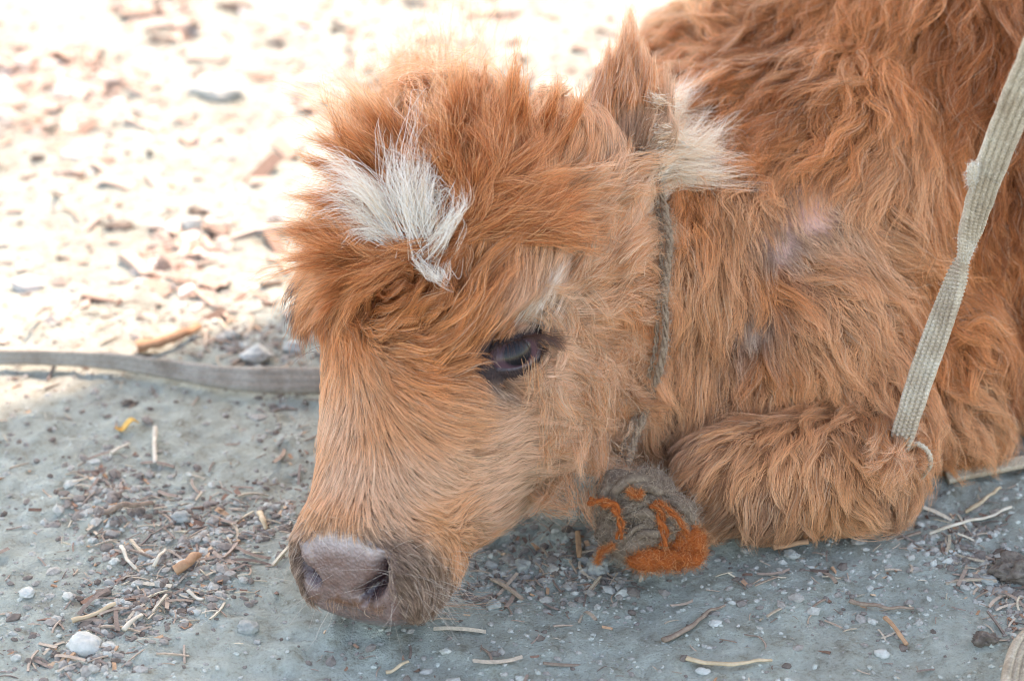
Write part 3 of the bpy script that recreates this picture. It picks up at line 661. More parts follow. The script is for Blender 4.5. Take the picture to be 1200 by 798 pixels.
# whiskers on chin and muzzle
wv = dens * 0; wv = np.where((reg == 1) & (tq > .235), 1, 0) * (1 - pad * .9) * (facing > -.6) * 1.0
P, t, b = sample(190, wv); N_ = nrm(interp(t, b, VN)); n = len(P); X = np.empty((n, K, 3)); X[:, 0] = P; d = nrm(N_ + rng.normal(0, .35, (n, 3))); L = rng.uniform(.012, .034, n)
for k in range(1, K): d = nrm(d + gd * .05 + rng.normal(0, .06, (n, 3))); X[:, k] = X[:, k - 1] + d * (L / (K - 1))[:, None]
X[:, :, 2] = np.maximum(X[:, :, 2], .002)
curves_obj('whiskers', X, taper(n, .000055, .3), np.full((n, 3), .7) * np.array([1, .85, .7]), M_HAIR, calf)

# ---- white forelock: hand-laid locks over the brow
LOCKS = [  # image strokes (px, py, lift above skin in m); root first
 [(495,300,.004),(480,230,.022),(492,170,.034),(497,132,.040)], [(500,290,.004),(470,215,.024),(488,160,.034),(505,150,.036)],
 [(480,285,.004),(440,225,.026),(405,185,.034),(375,176,.034)], [(475,290,.004),(430,215,.030),(390,198,.036),(362,197,.034)],
 [(470,290,.004),(425,250,.026),(395,218,.034),(368,210,.034)], [(465,285,.004),(430,262,.026),(400,262,.032),(374,250,.030)],
 [(470,295,.004),(440,275,.020),(410,268,.028),(385,262,.028)], [(500,300,.004),(520,262,.020),(536,240,.028),(541,228,.028)],
 [(505,305,.004),(525,280,.018),(540,252,.026),(538,236,.030)], [(500,310,.003),(515,318,.012),(524,328,.016),(528,306,.020)],
 [(485,300,.003),(500,318,.012),(516,334,.014),(530,338,.012)], [(490,260,.004),(500,220,.020),(512,212,.026),(520,222,.024)],
 [(480,260,.004),(455,225,.022),(462,180,.032),(470,160,.034)], [(490,270,.004),(478,225,.024),(470,190,.034),(455,176,.036)],
 [(485,280,.004),(500,240,.018),(505,205,.028),(494,185,.034)]]
kd_all = None
def skin_depth(px, py):                  # first hit of the skin under an image stroke
    ray = nrm((W(px, py, 1.0) - cO)[None])[0]; hit = BVH.ray_cast(Vector(cO), Vector(ray)); 
    return np.array(hit[0]) if hit[0] is not None else None
def stroke(pts, kk=K):
    out = []; last = None
    for (x, y, h) in pts:
        p = skin_depth(x, y)
        if p is None: p = W(x, y, (last - cO) @ cF if last is not None else 1.40)
        last = p; v = cO - p; v /= np.linalg.norm(v); out.append(p + v * h)
    return catmull(out, kk)
def lock_hair(strokes, n, spread, conv, rad, cols, frizz=.05, sub=4):
    gs = np.array([stroke(s_) for s_ in strokes]); base_ = []
    for g_ in gs:
        for q in range(sub):
            bend = rng.normal(0, .11 * np.linalg.norm(g_[-1] - g_[0]), (1, 3)) * tt[:, None] ** 1.3 * (q > 0); base_.append(g_[:1] + rng.normal(0, spread * .9, (1, 3)) * (1 - .3 * tt[:, None]) * (q > 0) + (g_ - g_[:1]) * (rng.uniform(.6, 1.05) if q else 1) + bend)
    gs = np.array(base_); spread = spread * .5; i = rng.integers(0, len(gs), n); g = gs[i]
    off = rng.normal(0, 1, (n, 1, 3)) * spread; ls = rng.uniform(.55, 1.08, n)[:, None, None]
    X = g[:, :1] + (g - g[:, :1]) * ls + off * (1 - conv * tt[None, :, None] ** .8)
    # blend with a neighbour lock so that the tuft fills out
    j = rng.integers(0, len(gs), n); mixw = (rng.random(n) ** 9 * .4)[:, None, None]; X = X * (1 - mixw) + (gs[j] + off) * mixw
    L = np.linalg.norm(g[:, -1] - g[:, 0], axis=1)[:, None, None]
    for q, (f_, a_) in enumerate(((1.1, .05), (2.3, .025), (4.1, .012))):
        X = X + a_ * (frizz / .05) * L * np.sin(f_ * 3.1 * tt[None, :, None] + rng.random((n, 1, 3)) * 6.28) * rng.normal(0, 1, (n, 1, 3)) * tt[None, :, None]
    c = np.array(cols)[rng.integers(0, len(cols), n)] * np.exp(rng.normal(0, .05, (n, 1)))
    return X, taper(n, rad, .25), c
LOCKS += [[(468,270,.006),(425,222,.028),(388,204,.036),(356,206,.036)], [(462,262,.006),(420,208,.030),(392,186,.036),(366,180,.034)], [(470,280,.006),(430,258,.026),(396,248,.034),(366,256,.030)], [(490,262,.006),(484,215,.024),(488,175,.030),(490,140,.032)], [(500,270,.006),(496,230,.024),(503,190,.030),(510,160,.030)], [(508,285,.006),(528,262,.020),(545,240,.030),(545,222,.030)]]
X, r_, c_ = lock_hair(LOCKS, 1600, .0036, .95, .00012, [(.88, .82, .73), (.84, .77, .67), (.92, .87, .80), (.76, .58, .42)], sub=6)
curves_obj('forelock', X, r_, c_, M_HAIR, calf)
# tousled poll: big upswept locks fanning out from the brow to the crest
PL = []
for k in range(150):
    th = math.radians(rng.uniform(8, 205)); r0 = rng.uniform(.12, .72); x0 = 515 + 150 * r0 * math.cos(th); y0 = 285 - 175 * r0 * math.sin(th)
    if (x0 - 470) ** 2 + (y0 - 250) ** 2 < 48 ** 2: continue
    Lp = rng.uniform(75, 120); sw = rng.normal(0, .30) + (.25 if math.cos(th) > 0 else -.1); pts = [(x0, y0, .003)]; a_ = th; lf = rng.uniform(.6, 1.25)
    for q in range(1, 4):
        a_ = a_ + sw * .55 + rng.normal(0, .12); x0 += Lp / 3 * math.cos(a_) * 1.0; y0 -= Lp / 3 * math.sin(a_); pts.append((x0, y0, (.014, .022, .024)[q - 1] * lf))
    PL.append(pts)
for tip in ((498, 78, 512, 150), (540, 72, 540, 150), (556, 84, 560, 160), (600, 66, 590, 150), (612, 84, 612, 160), (655, 92, 640, 165), (672, 110, 655, 180), (345, 176, 420, 210), (352, 158, 425, 190), (336, 226, 410, 250), (330, 268, 400, 280), (395, 112, 440, 170), (425, 100, 460, 165), (465, 88, 490, 160)):
    x1, y1, x0, y0 = tip; PL.append([(x0, y0, .003), (x0 + (x1 - x0) * .35 + rng.normal(0, 4), y0 + (y1 - y0) * .4, .016), (x0 + (x1 - x0) * .8 + rng.normal(0, 4), y0 + (y1 - y0) * .75, .024), (x1, y1, .026)])
X, r_, c_ = lock_hair(PL, 30000, .0050, .90, .00012, [C['orange'], C['orange'], C['ginger'], C['rust'], (.52, .14, .04)], frizz=.06, sub=3)
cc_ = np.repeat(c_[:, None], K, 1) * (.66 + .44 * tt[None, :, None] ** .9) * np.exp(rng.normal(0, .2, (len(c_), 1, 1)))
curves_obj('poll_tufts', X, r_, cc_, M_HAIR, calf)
# hair sweeping from the temple up over the ear base, and the ruffled rear edge of the cheek
TL = []; TC = []
for k in range(60):
    x, y = rng.uniform(665, 735), rng.uniform(205, 335); a_ = math.radians(rng.normal(48 - .12 * (300 - y), 9)); L = rng.uniform(40, 70); p = [(x, y, .003)]; sw = rng.normal(-.12, .12)
    for q in range(3): a_ += sw; x += L / 3 * math.cos(a_); y -= L / 3 * math.sin(a_); p.append((x, y, (.007, .010, .011)[q]))
    TL.append(p)
X, r_, c_ = lock_hair(TL, 8500, .0050, .80, .00010, [C['peach'], C['ginger'], C['orange'], C['pale']], frizz=.05, sub=3)
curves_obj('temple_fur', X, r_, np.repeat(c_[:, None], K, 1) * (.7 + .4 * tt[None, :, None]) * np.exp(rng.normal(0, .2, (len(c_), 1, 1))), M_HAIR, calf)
TL = []
for k in range(130):
    y = rng.uniform(325, 590); x = 740 - rng.uniform(0, 1) ** 1.3 * 110 - max(0, y - 520) * .5; a_ = math.radians(rng.normal(-20 - (y - 325) * .16, 18)); L = rng.uniform(38, 62); p = [(x, y, .003)]; sw = rng.normal(-.1, .35)
    for q in range(3): a_ += sw; x += L / 3 * math.cos(a_); y -= L / 3 * math.sin(a_); p.append((x, y, (.007, .011, .011)[q]))
    TL.append(p)
X, r_, c_ = lock_hair(TL, 9500, .0046, .66, .00009, [C['peach'], C['ginger'], C['peach'], C['orange'], C['pale']], frizz=.07, sub=3)
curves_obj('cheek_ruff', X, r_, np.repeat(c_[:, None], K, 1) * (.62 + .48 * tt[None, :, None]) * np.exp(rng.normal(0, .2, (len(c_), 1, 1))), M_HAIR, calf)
# pale streak rising from the inner brow over the eye, long hairs at the tip of the ear, dark lashes of the far eye
X, r_, c_ = lock_hair([[(610,378,.001),(620,362,.004),(630,348,.005),(642,334,.005)], [(620,368,.001),(630,352,.004),(640,336,.005),(650,318,.005)], [(628,358,.001),(638,340,.004),(646,322,.005),(655,302,.005)], [(612,374,.001),(620,356,.004),(627,340,.005),(636,324,.005)], [(634,346,.001),(641,330,.004),(648,312,.005),(656,294,.005)]],
                      560, .0036, .35, .00009, [(.90, .74, .58), (.93, .82, .70), (.66, .46, .34), (.84, .52, .30)], frizz=.06, sub=5)
curves_obj('brow_streak', X, r_, c_, M_HAIR, calf)
X, r_, c_ = lock_hair([[(716,110,.003),(722,85,.006),(730,60,.006),(736,34,.004)], [(726,100,.003),(732,76,.006),(738,52,.006),(741,28,.004)], [(740,100,.003),(744,76,.006),(746,55,.006),(744,36,.004)], [(748,120,.003),(753,95,.006),(753,74,.006),(750,52,.004)], [(705,140,.003),(706,118,.006),(712,96,.006),(722,74,.004)]],
                      2800, .0050, .8, .00013, [C['ginger'], C['peach'], C['fawn'], C['orange']], frizz=.04, sub=4)
curves_obj('ear_tip_fur', X, r_, c_, M_HAIR, calf)
X, r_, c_ = lock_hair([[(366,345,.012),(350,356,.014),(344,372,.012),(346,390,.010)], [(364,355,.012),(350,366,.014),(341,378,.012),(340,392,.010)], [(368,340,.012),(354,348,.014),(343,360,.012),(338,372,.010)], [(366,367,.012),(356,380,.014),(352,394,.012),(356,408,.010)]],
                      700, .0034, .5, .00014, [(.05, .03, .035), (.09, .05, .05), (.03, .02, .025)], frizz=.06, sub=4)
curves_obj('far_eyelashes', X, r_, c_, M_HAIR, calf)
# long hair of the knee falling over the foot of the lead
TL = []
for k in range(26):
    x, y = rng.uniform(1022, 1072), rng.uniform(498, 530); a_ = math.radians(rng.normal(282, 16)); L = rng.uniform(34, 58); p = [(x, y, .006)]; sw = rng.normal(0, .3)
    for q in range(3): a_ += sw; x += L / 3 * math.cos(a_); y -= L / 3 * math.sin(a_); p.append((x, y, (.020, .024, .022)[q]))
    TL.append(p)
X, r_, c_ = lock_hair(TL, 2600, .0040, .85, .00012, [C['ginger'], C['peach'], C['orange'], C['fawn']], frizz=.06, sub=3)
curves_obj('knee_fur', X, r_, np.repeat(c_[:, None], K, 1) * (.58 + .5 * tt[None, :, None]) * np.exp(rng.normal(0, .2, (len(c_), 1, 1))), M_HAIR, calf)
# pale fringe streaming from the rear edge of the ear
FR = [[(758,200,.004),(800,190,.012),(830,200,.014),(855,200,.012)], [(762,215,.004),(800,200,.014),(840,180,.018),(850,165,.014)], [(760,180,.004),(790,160,.014),(820,145,.018),(835,150,.016)],
      [(765,160,.004),(785,130,.012),(800,118,.014),(822,82,.016)], [(760,225,.004),(800,210,.010),(830,205,.012),(868,202,.012)], [(770,190,.004),(800,175,.014),(825,180,.016),(840,165,.014)],
      [(745,255,.004),(770,232,.010),(800,205,.014),(838,176,.016)], [(765,212,.005),(800,204,.016),(842,206,.018),(884,204,.014)], [(765,200,.005),(800,186,.016),(840,180,.018),(872,168,.014)], [(768,190,.005),(805,182,.016),(840,190,.018),(876,190,.014)], [(765,170,.004),(795,165,.014),(820,170,.016),(845,150,.014)], [(762,110,.003),(775,118,.010),(790,112,.012),(812,92,.014)]]
X, r_, c_ = lock_hair(FR, 2000, .0055, .88, .00012, [(.90, .74, .56), (.92, .84, .72), (.90, .70, .50), (.82, .52, .30)])
curves_obj('ear_fringe', X, r_, c_, M_HAIR, calf)

# ------------------------------------------------------------ collar cord round the neck
def catm(pts, n): return catmull(pts, n)
def sweep(path, prof_fn, n_seg, close=True):
    """path (n,3); prof_fn(i, u) -> ring of 3D offsets (m,3)"""
    R_ = np.array([path[i] + prof_fn(i, i / (len(path) - 1)) for i in range(len(path))]); return close_loft(R_)
def frames(P, up=np.array([0, 0, 1.0])):
    T = nrm(np.gradient(P, axis=0)); A_ = nrm(np.cross(T, up)); B_ = np.cross(A_, T); return T, A_, B_
def cord(P, r, twist, plies=3, seg=10, lump=.0):
    """twisted plies as one tube set"""
    T, A_, B_ = frames(P, np.array([.3, -.9, .3])); L = np.concatenate([[0], np.cumsum(np.linalg.norm(np.diff(P, axis=0), axis=1))]); V, F = [], []
    for k in range(plies):
        a = L / twist * 2 * np.pi + 2 * np.pi * k / plies
        Q = P + (np.cos(a)[:, None] * A_ + np.sin(a)[:, None] * B_) * r * .52
        rr_ = r * .56 * (1 + lump * N1(Q, 160)); th = np.linspace(0, 2 * np.pi, seg, endpoint=False)
        R_ = np.array([Q[i] + rr_[i] * (np.cos(th)[:, None] * A_[i] + np.sin(th)[:, None] * B_[i]) for i in range(len(Q))])
        v, f = close_loft(R_); k0 = len(V); V += v; F += [tuple(i + k0 for i in q) for q in f]
    return V, F
def fuzz(name, V, F, n, L, rad, cols, parent, outw=1.0, seed=0):
    V = np.array(V); Fq = [q for q in F if len(q) == 4]; Fq = np.array(Fq); T_ = np.concatenate([Fq[:, [0, 1, 2]], Fq[:, [0, 2, 3]]])
    nn = np.cross(V[T_[:, 1]] - V[T_[:, 0]], V[T_[:, 2]] - V[T_[:, 0]]); ar = np.linalg.norm(nn, axis=1); nn = nrm(nn)
    t = rng.choice(len(T_), n, p=ar / ar.sum()); b = rng.dirichlet((1, 1, 1), n); P = (V[T_[t]] * b[..., None]).sum(1)
    c_ = V[T_[t]].mean(1); X = np.empty((n, 7, 3)); X[:, 0] = P; d = nrm(nn[t] * outw + rng.normal(0, .7, (n, 3))); ll = L * rng.uniform(.3, 1.2, n)
    for k in range(1, 7): d = nrm(d + rng.normal(0, .38, (n, 3))); X[:, k] = X[:, k - 1] + d * (ll / 6)[:, None]
    X[:, :, 2] = np.maximum(X[:, :, 2], .001)
    c = np.array(cols)[rng.integers(0, len(cols), n)] * np.exp(rng.normal(0, .12, (n, 1)))
    rd = rad * np.linspace(1, .4, 7)[None] * np.ones((n, 1)); return curves_obj(name, X, rd, c, M_FUZZ, parent)
M_CORD = simple_mat('grey_cord', (.13, .075, .045), (.38, .27, .18), 500, .95, .8, .0006)
M_WOOL = simple_mat('grey_felted_wool', (.09, .06, .042), (.27, .20, .14), 240, 1, .9, .002)
M_ORANGE = simple_mat('orange_yarn', (.22, .048, .010), (.42, .105, .022), 420, .95, .8, .001)
CP = [(770,215,1.405),(777,235,1.392),(783,268,1.386),(784,300,1.384),(780,345,1.384),(779,390,1.384),(774,430,1.383),(763,468,1.382),(750,500,1.381),(738,535,1.382),(728,560,1.385)]
vis = np.array([W(*p) for p in CP]); backp = np.array([W(735, 545, 1.47), W(690, 500, 1.54), W(620, 380, 1.58), (W(660, 260, 1.60)), W(720, 205, 1.50)])
LOOP = np.vstack([vis, backp, vis[:1]])
VP = []
for (x_, y_, d_c) in CP:
    p_ = W(x_, y_, 1.0); r_d = nrm((p_ - cO)[None])[0]; h_ = BVH.ray_cast(Vector(cO), Vector(r_d)); dd = min((np.array(h_[0]) - cO) @ cF, 1.47) if h_[0] is not None else d_c
    VP.append(dd)
VP = np.array(VP); VP = np.convolve(np.pad(VP, 2, mode='edge'), np.ones(5) / 5, 'valid'); print('collar depths', VP.round(3))
vis = np.array([W(c[0], c[1], d_ - .0145) for c, d_ in zip(CP, VP)]); LOOP = np.vstack([vis, backp, vis[:1]])
cpath = catm(LOOP, 560)
for it in range(2):                      # seat the cord on the coat of the neck
    pass
collar = empty('collar', tuple(vis[-1])); tag(collar, 'twisted grey cord collar round the neck of the calf', 'collar')
cv, cf = cord(cpath + .0007 * np.stack([N1(cpath, 70), N2(cpath, 70), N3(cpath, 70)], 1), .0022, .021, 3, 8, .5); reparent(mesh_obj('cord', cv, cf, M_CORD), collar)
off2 = rng.normal(0, .0006, (560, 3)); p2 = cpath + np.array([-.0045, .003, 0]) + off2 * 0
cv2, cf2 = cord(p2 + .0010 * np.stack([N2(p2, 60), N3(p2, 60), N1(p2, 60)], 1), .0015, .012, 2, 7, .3); reparent(mesh_obj('thin_cord', cv2, cf2, M_CORD), collar)
fuzz('frayed_fibres', cv, cf, 9000, .007, .00008, [(.40, .32, .24), (.28, .21, .15), (.52, .43, .33)], collar)
# wool pompom and orange yarn tassel hanging on the collar
def lumpy(c, r, seed, squash=(1, 1, 1), amp=.18, f=90, sub=4):
    bm = bmesh.new(); bmesh.ops.create_icosphere(bm, subdivisions=sub, radius=1); V = np.array([v.co[:] for v in bm.verts]); F = [tuple(v.index for v in q.verts) for q in bm.faces]; bm.free()
    D_ = V.copy(); V = V * np.array(squash) * r; V = V * (1 + amp * N2(V + seed, f)[:, None] + amp * .5 * N3(V + seed, f * 2.7)[:, None]); return (V + c).tolist(), F
def merge(lst):
    V, F = [], []
    for v, f in lst:
        k = len(V); V += [tuple(p) for p in v]; F += [tuple(i + k for i in q) for q in f]
    return V, F
def tri_fuzz(name, V, F, *a, **k): return fuzz(name, V, [tuple(f) + (f[2],) for f in F], *a, **k)
tas = empty('wool_tassel', tuple(G(760, 650))); tag(tas, 'matted grey wool pompom with orange yarn hanging from the collar of the calf', 'tassel')
wl_ = [lumpy(W(742, 592, 1.388), .020, 3, (1.0, 1, .85)), lumpy(W(775, 606, 1.383), .019, 5, (1.1, 1, .85)), lumpy(W(728, 618, 1.39), .015, 9, (1.1, 1, 1)),
       lumpy(W(752, 632, 1.382), .017, 11, (1.3, 1, .8)), lumpy(W(790, 624, 1.386), .013, 15), lumpy(W(722, 575, 1.39), .012, 19), lumpy(W(758, 572, 1.392), .014, 23, (1.2, 1, .7))]
wv_, wf_ = merge(wl_); wv_ = [(x, y, max(z, .003)) for x, y, z in wv_]
reparent(mesh_obj('wool_pompom', wv_, wf_, M_WOOL), tas)
GW = [(.28, .20, .14), (.18, .12, .08), (.40, .31, .22), (.48, .38, .28)]
tri_fuzz('wool_fibres', wv_, wf_, 7000, .009, .00008, GW, tas, outw=.5)
def yarn(pts, r, name='yarn'):
    P = catm([W(*p) for p in pts], 60); P[:, 2] = np.maximum(P[:, 2], r); P = P + .0016 * np.stack([N1(P, 110), N2(P, 110), N3(P, 110)], 1); v, f = cord(P, r * .8, .019, 2, 8, .6); o = mesh_obj(name, v, f, M_ORANGE); reparent(o, tas); return v, f
YF = []
for pts, r in (([(694,586,1.366),(708,592,1.360),(722,598,1.358),(727,616,1.360),(724,632,1.364)], .0032), ([(764,592,1.362),(774,602,1.360),(779,622,1.361),(776,640,1.362)], .0036),
               ([(740,574,1.360),(746,579,1.357),(754,577,1.360)], .0028), ([(770,590,1.36),(790,602,1.357),(800,616,1.359),(806,630,1.364)], .0018), ([(720,640,1.366),(706,648,1.37),(698,660,1.375)], .0012), ([(800,640,1.366),(816,648,1.37),(826,644,1.375)], .0011), ([(724,641,1.378),(740,640,1.372),(757,643,1.368),(772,650,1.366)], .0030),
               ([(800,612,1.372),(812,620,1.37),(818,632,1.372)], .0030)):
    YF.append(yarn(pts, r))
for pts, r in (([(708,598,1.374),(716,578,1.37),(735,566,1.368),(758,570,1.368),(772,582,1.368)], .0052), ([(765,576,1.37),(788,588,1.368),(802,604,1.368),(806,622,1.372)], .0050), ([(722,606,1.37),(738,600,1.366),(756,602,1.365),(768,612,1.366)], .0048), ([(735,630,1.37),(752,622,1.366),(770,626,1.366),(788,622,1.368)], .0052), ([(728,584,1.37),(745,588,1.366),(760,586,1.366)], .0044)):
    P = catm([W(*p) for p in pts], 50); v, f = cord(P, r, .06, 3, 8, .6); reparent(mesh_obj('wool_lock', v, f, M_WOOL), tas); fuzz('wool_fibres', v, f, 1300, .008, .00009, GW, tas)
ov, of = merge([lumpy(W(778, 650, 1.372), .0115, 31, (1.5, 1, .7), .4, 130), lumpy(W(803, 636, 1.374), .0085, 35, (1, 1, 1.2), .4, 130), lumpy(W(764, 642, 1.376), .007, 39, (1.6, 1, .6), .35, 150)])
ov = [(x, y, max(z, .002)) for x, y, z in ov]; reparent(mesh_obj('yarn_tuft', ov, of, M_ORANGE), tas)
OC = [(.38, .085, .016), (.50, .14, .03), (.26, .055, .012), (.66, .30, .12)]
tri_fuzz('yarn_fibres', ov, of, 6000, .006, .00009, OC, tas, outw=.6)
for v, f in YF: fuzz('yarn_fibres', v, f, 900, .0045, .00009, OC, tas)

# ------------------------------------------------------------ straps
def web_mat(name, c1, c2, c3):
    m, nd, lk, b = new_mat(name); tc = nd.new('ShaderNodeTexCoord'); n = noise(nd, lk, 45, 6, .7, tc.outputs['Object']); n2 = noise(nd, lk, 900, 4, .7, tc.outputs['Object'])
    r = ramp(nd, lk, n.outputs[0], [(.3, c1), (.55, c2), (.75, c3)]); r2 = ramp(nd, lk, n2.outputs[0], [(.3, (.6, .6, .6)), (.7, (1.25, 1.25, 1.25))])
    mx = nd.new('ShaderNodeMixRGB'); mx.blend_type = 'MULTIPLY'; mx.inputs[0].default_value = 1; lk.new(r.outputs[0], mx.inputs[1]); lk.new(r2.outputs[0], mx.inputs[2])
    lk.new(mx.outputs[0], b.inputs['Base Color']); b.inputs['Roughness'].default_value = .95; bump(nd, lk, n2.outputs[0], b, .9, .0008); return m
M_WEB = web_mat('pale_webbing', (.38, .28, .19), (.56, .46, .34), (.70, .64, .52)); M_WEB2 = web_mat('grey_webbing', (.22, .18, .14), (.36, .33, .28), (.44, .41, .36))
def strap(name, P, width, thick, side, mat, ribs=5, parent=None, weave=.0006):
    """flat webbing: side (n,3) gives the direction of its width; woven ribs run lengthwise, weft knots across"""
    n = len(P); T = nrm(np.gradient(P, axis=0)); S_ = nrm(side - (side * T).sum(1, keepdims=True) * T); B_ = np.cross(T, S_); m = ribs * 6
    u = np.linspace(-1, 1, m); rib = np.abs(np.sin((u + 1) * ribs * np.pi / 2)) ** .6; L = np.concatenate([[0], np.cumsum(np.linalg.norm(np.diff(P, axis=0), axis=1))])
    rings = []
    for i in range(n):
        knot = np.sin(L[i] / .0024 * 2 * np.pi + np.floor((u + 1) * ribs / 2 - 1e-6) * np.pi) * weave * .5
        w = width[i] * (1 + .05 * N1(P[i:i+1], 120)[0]); top = (thick * .5 + rib * weave * 1.5 + knot) * (1 - .5 * np.abs(u) ** 8)
        a = P[i] + (u * w / 2)[:, None] * S_[i] + top[:, None] * B_[i]; b = P[i] + (u[::-1] * w / 2)[:, None] * S_[i] - top[::-1][:, None] * B_[i]
        rings.append(np.vstack([a, b]))
    v, f = close_loft(np.array(rings)); return v, f
WF = [(.58, .50, .40), (.72, .66, .56), (.42, .34, .25)]
# lead rising past the shoulder
LP = [(1290,-90,1.18),(1245,-5,1.22),(1212,75,1.26),(1185,135,1.29),(1160,200,1.32),(1140,262,1.345),(1131,298,1.36),(1118,335,1.37),(1098,390,1.38),(1080,440,1.388),(1064,490,1.393),(1053,526,1.402),(1045,556,1.44)]
P = catm([W(*p) for p in LP], 520); un = np.linspace(0, 1, 520)
wpx = np.interp(un * 12, range(13), [50, 50, 48, 44, 38, 24, 17, 24, 34, 36, 32, 24, 20]); wm = wpx * P.__matmul__(cF).__rsub__(0).__abs__() * 0 + wpx / FPX * ((P - cO) @ cF)
ang = np.interp(un * 12, [0, 4, 5.2, 6, 6.8, 8, 12], [0, .15, .8, 1.5, 2.3, 2.9, 3.1])
Tl = nrm(np.gradient(P, axis=0)); vv = nrm(cO - P); sA = nrm(np.cross(Tl, vv)); sB = np.cross(sA, Tl)
sidev = np.cos(ang)[:, None] * sA + np.sin(ang)[:, None] * sB
wfull = np.interp(un * 12, range(13), [46, 46, 44, 40, 36, 33, 30, 30, 31, 31, 29, 25, 22]) / FPX * ((P - cO) @ cF)
lead = empty('lead_strap', tuple(G(1050, 556))); tag(lead, 'worn pale webbing lead strap running slantwise in front of the flank of the calf', 'lead')
v, f = strap('webbing', P, wfull, .0022, sidev, M_WEB, 5, weave=.0015); reparent(mesh_obj('webbing', v, f, M_WEB), lead)
fuzz('frayed_fibres', v, f, 3500, .0045, .00008, WF, lead)
knot = [lumpy(W(1139, 205, 1.312), .0042, 50, (.7, .7, 1.9), .2, 300, 3), lumpy(W(1133, 290, 1.352), .0045, 54, (.7, .7, 2.0), .2, 300, 3)]
for kv, kf in knot: reparent(mesh_obj('frayed_tuft', kv, kf, M_WEB), lead); tri_fuzz('frayed_fibres', kv, kf, 260, .0035, .00009, [(.66, .64, .56), (.56, .52, .44)], lead)
P = catm([W(1062, 526, 1.405), W(1075, 520, 1.40), W(1088, 530, 1.40), W(1090, 546, 1.405), W(1080, 560, 1.42)], 90)
v, f = strap('strap_loop', P, np.full(90, .0024), .0008, np.tile(camvec((.3, .2, .9)), (90, 1)), M_WEB, 2); reparent(mesh_obj('strap_loop', v, f, M_WEB), lead)
# strap lying on the ground at the left, standing half on its edge
def on_ground(pts, n, hh):
    Q = np.array([G(x, y, h) for x, y, h in pts]); return catm(Q, n)
P = on_ground([(-70,408,.008),(0,412,.008),(60,414,.008),(120,420,.008),(180,432,.009),(240,441,.009),(300,445,.010),(370,448,.010),(440,452,.010),(500,470,.009)], 420, 0)
gh_ = np.convolve(np.pad(gh(P), 40, mode='edge'), np.ones(81) / 81, 'valid'); P[:, 2] += gh_ + .0012
un = np.linspace(0, 1, 420); wd = np.interp(un, [0, .25, .45, .7, 1], [.011, .011, .012, .018, .018])
sd_ = np.stack([np.zeros(420), np.interp(un, [0, .3, .6, 1], [.45, .45, .9, 1.0]), np.interp(un, [0, .3, .6, 1], [1, 1, .75, .6])], 1)
gs_ = empty('ground_strap', tuple(P[210] * np.array([1, 1, 0]))); tag(gs_, 'long flat grey strap on the dust running in behind the head', 'strap')
v, f = strap('webbing', P, wd, .004, sd_, M_WEB2, 3); reparent(mesh_obj('webbing', v, f, M_WEB2), gs_)
# strap ends at the right
P = on_ground([(1110,560,.004),(1140,553,.006),(1170,547,.007),(1200,541,.007),(1250,530,.007),(1320,520,.006)], 160, 0)
v, f = strap('w', P, np.full(160, .008), .003, np.tile(np.array([0, .95, .3]), (160, 1)), M_WEB, 4)
o = recentre(mesh_obj('strap_end', v, f, M_WEB)); tag(o, 'pale strap lying flat on the ground at the right under the flank of the calf', 'strap')
P = on_ground([(1245,740,.004),(1218,742,.010),(1198,758,.012),(1188,785,.011),(1184,815,.008),(1184,850,.005)], 160, 0)
v, f = strap('w', P, np.full(160, .012), .003, np.tile(np.array([.9, .2, -.4]), (160, 1)), M_WEB, 3, weave=.0016)
o = recentre(mesh_obj('strap_bend', v, f, M_WEB)); tag(o, 'curved piece of pale strap cut off by the lower right corner', 'strap')

# ------------------------------------------------------------ stones and litter
def stone_mesh(name, r, sq, seed, mat, sub=3, amp=.22, f=1.3):
    bm = bmesh.new(); bmesh.ops.create_icosphere(bm, subdivisions=sub, radius=1); V = np.array([v.co[:] for v in bm.verts]); F = [tuple(v.index for v in q.verts) for q in bm.faces]; bm.free()
    V = V * (1 + amp * N1(V + seed * 3.7, f)[:, None] + amp * .45 * N2(V + seed, f * 2.6)[:, None] + amp * .22 * N3(V + seed, f * 7)[:, None]) * np.array(sq) * r
    me = bpy.data.meshes.new(name); me.from_pydata(V.tolist(), [], F); me.polygons.foreach_set('use_smooth', [True] * len(F)); me.materials.append(mat); return me
M_ST = [simple_mat('pale_stone', (.42, .43, .39), (.60, .60, .55), 160, .95, .7, .002), simple_mat('grey_stone', (.26, .27, .25), (.40, .41, .37), 200, .95, .8, .002), simple_mat('brown_clod', (.10, .075, .06), (.27, .23, .19), 170, 1, 1, .004),
        simple_mat('tan_stone', (.40, .30, .22), (.55, .44, .34), 100, .9, .4, .001)]
def put(o, px, py, rot=0, sink=0.0):
    g = G(px, py); g[2] = gh(g[None])[0]; g[2] += 0; o.location = (g[0], g[1], g[2] - sink); o.rotation_euler = (0, 0, rot)
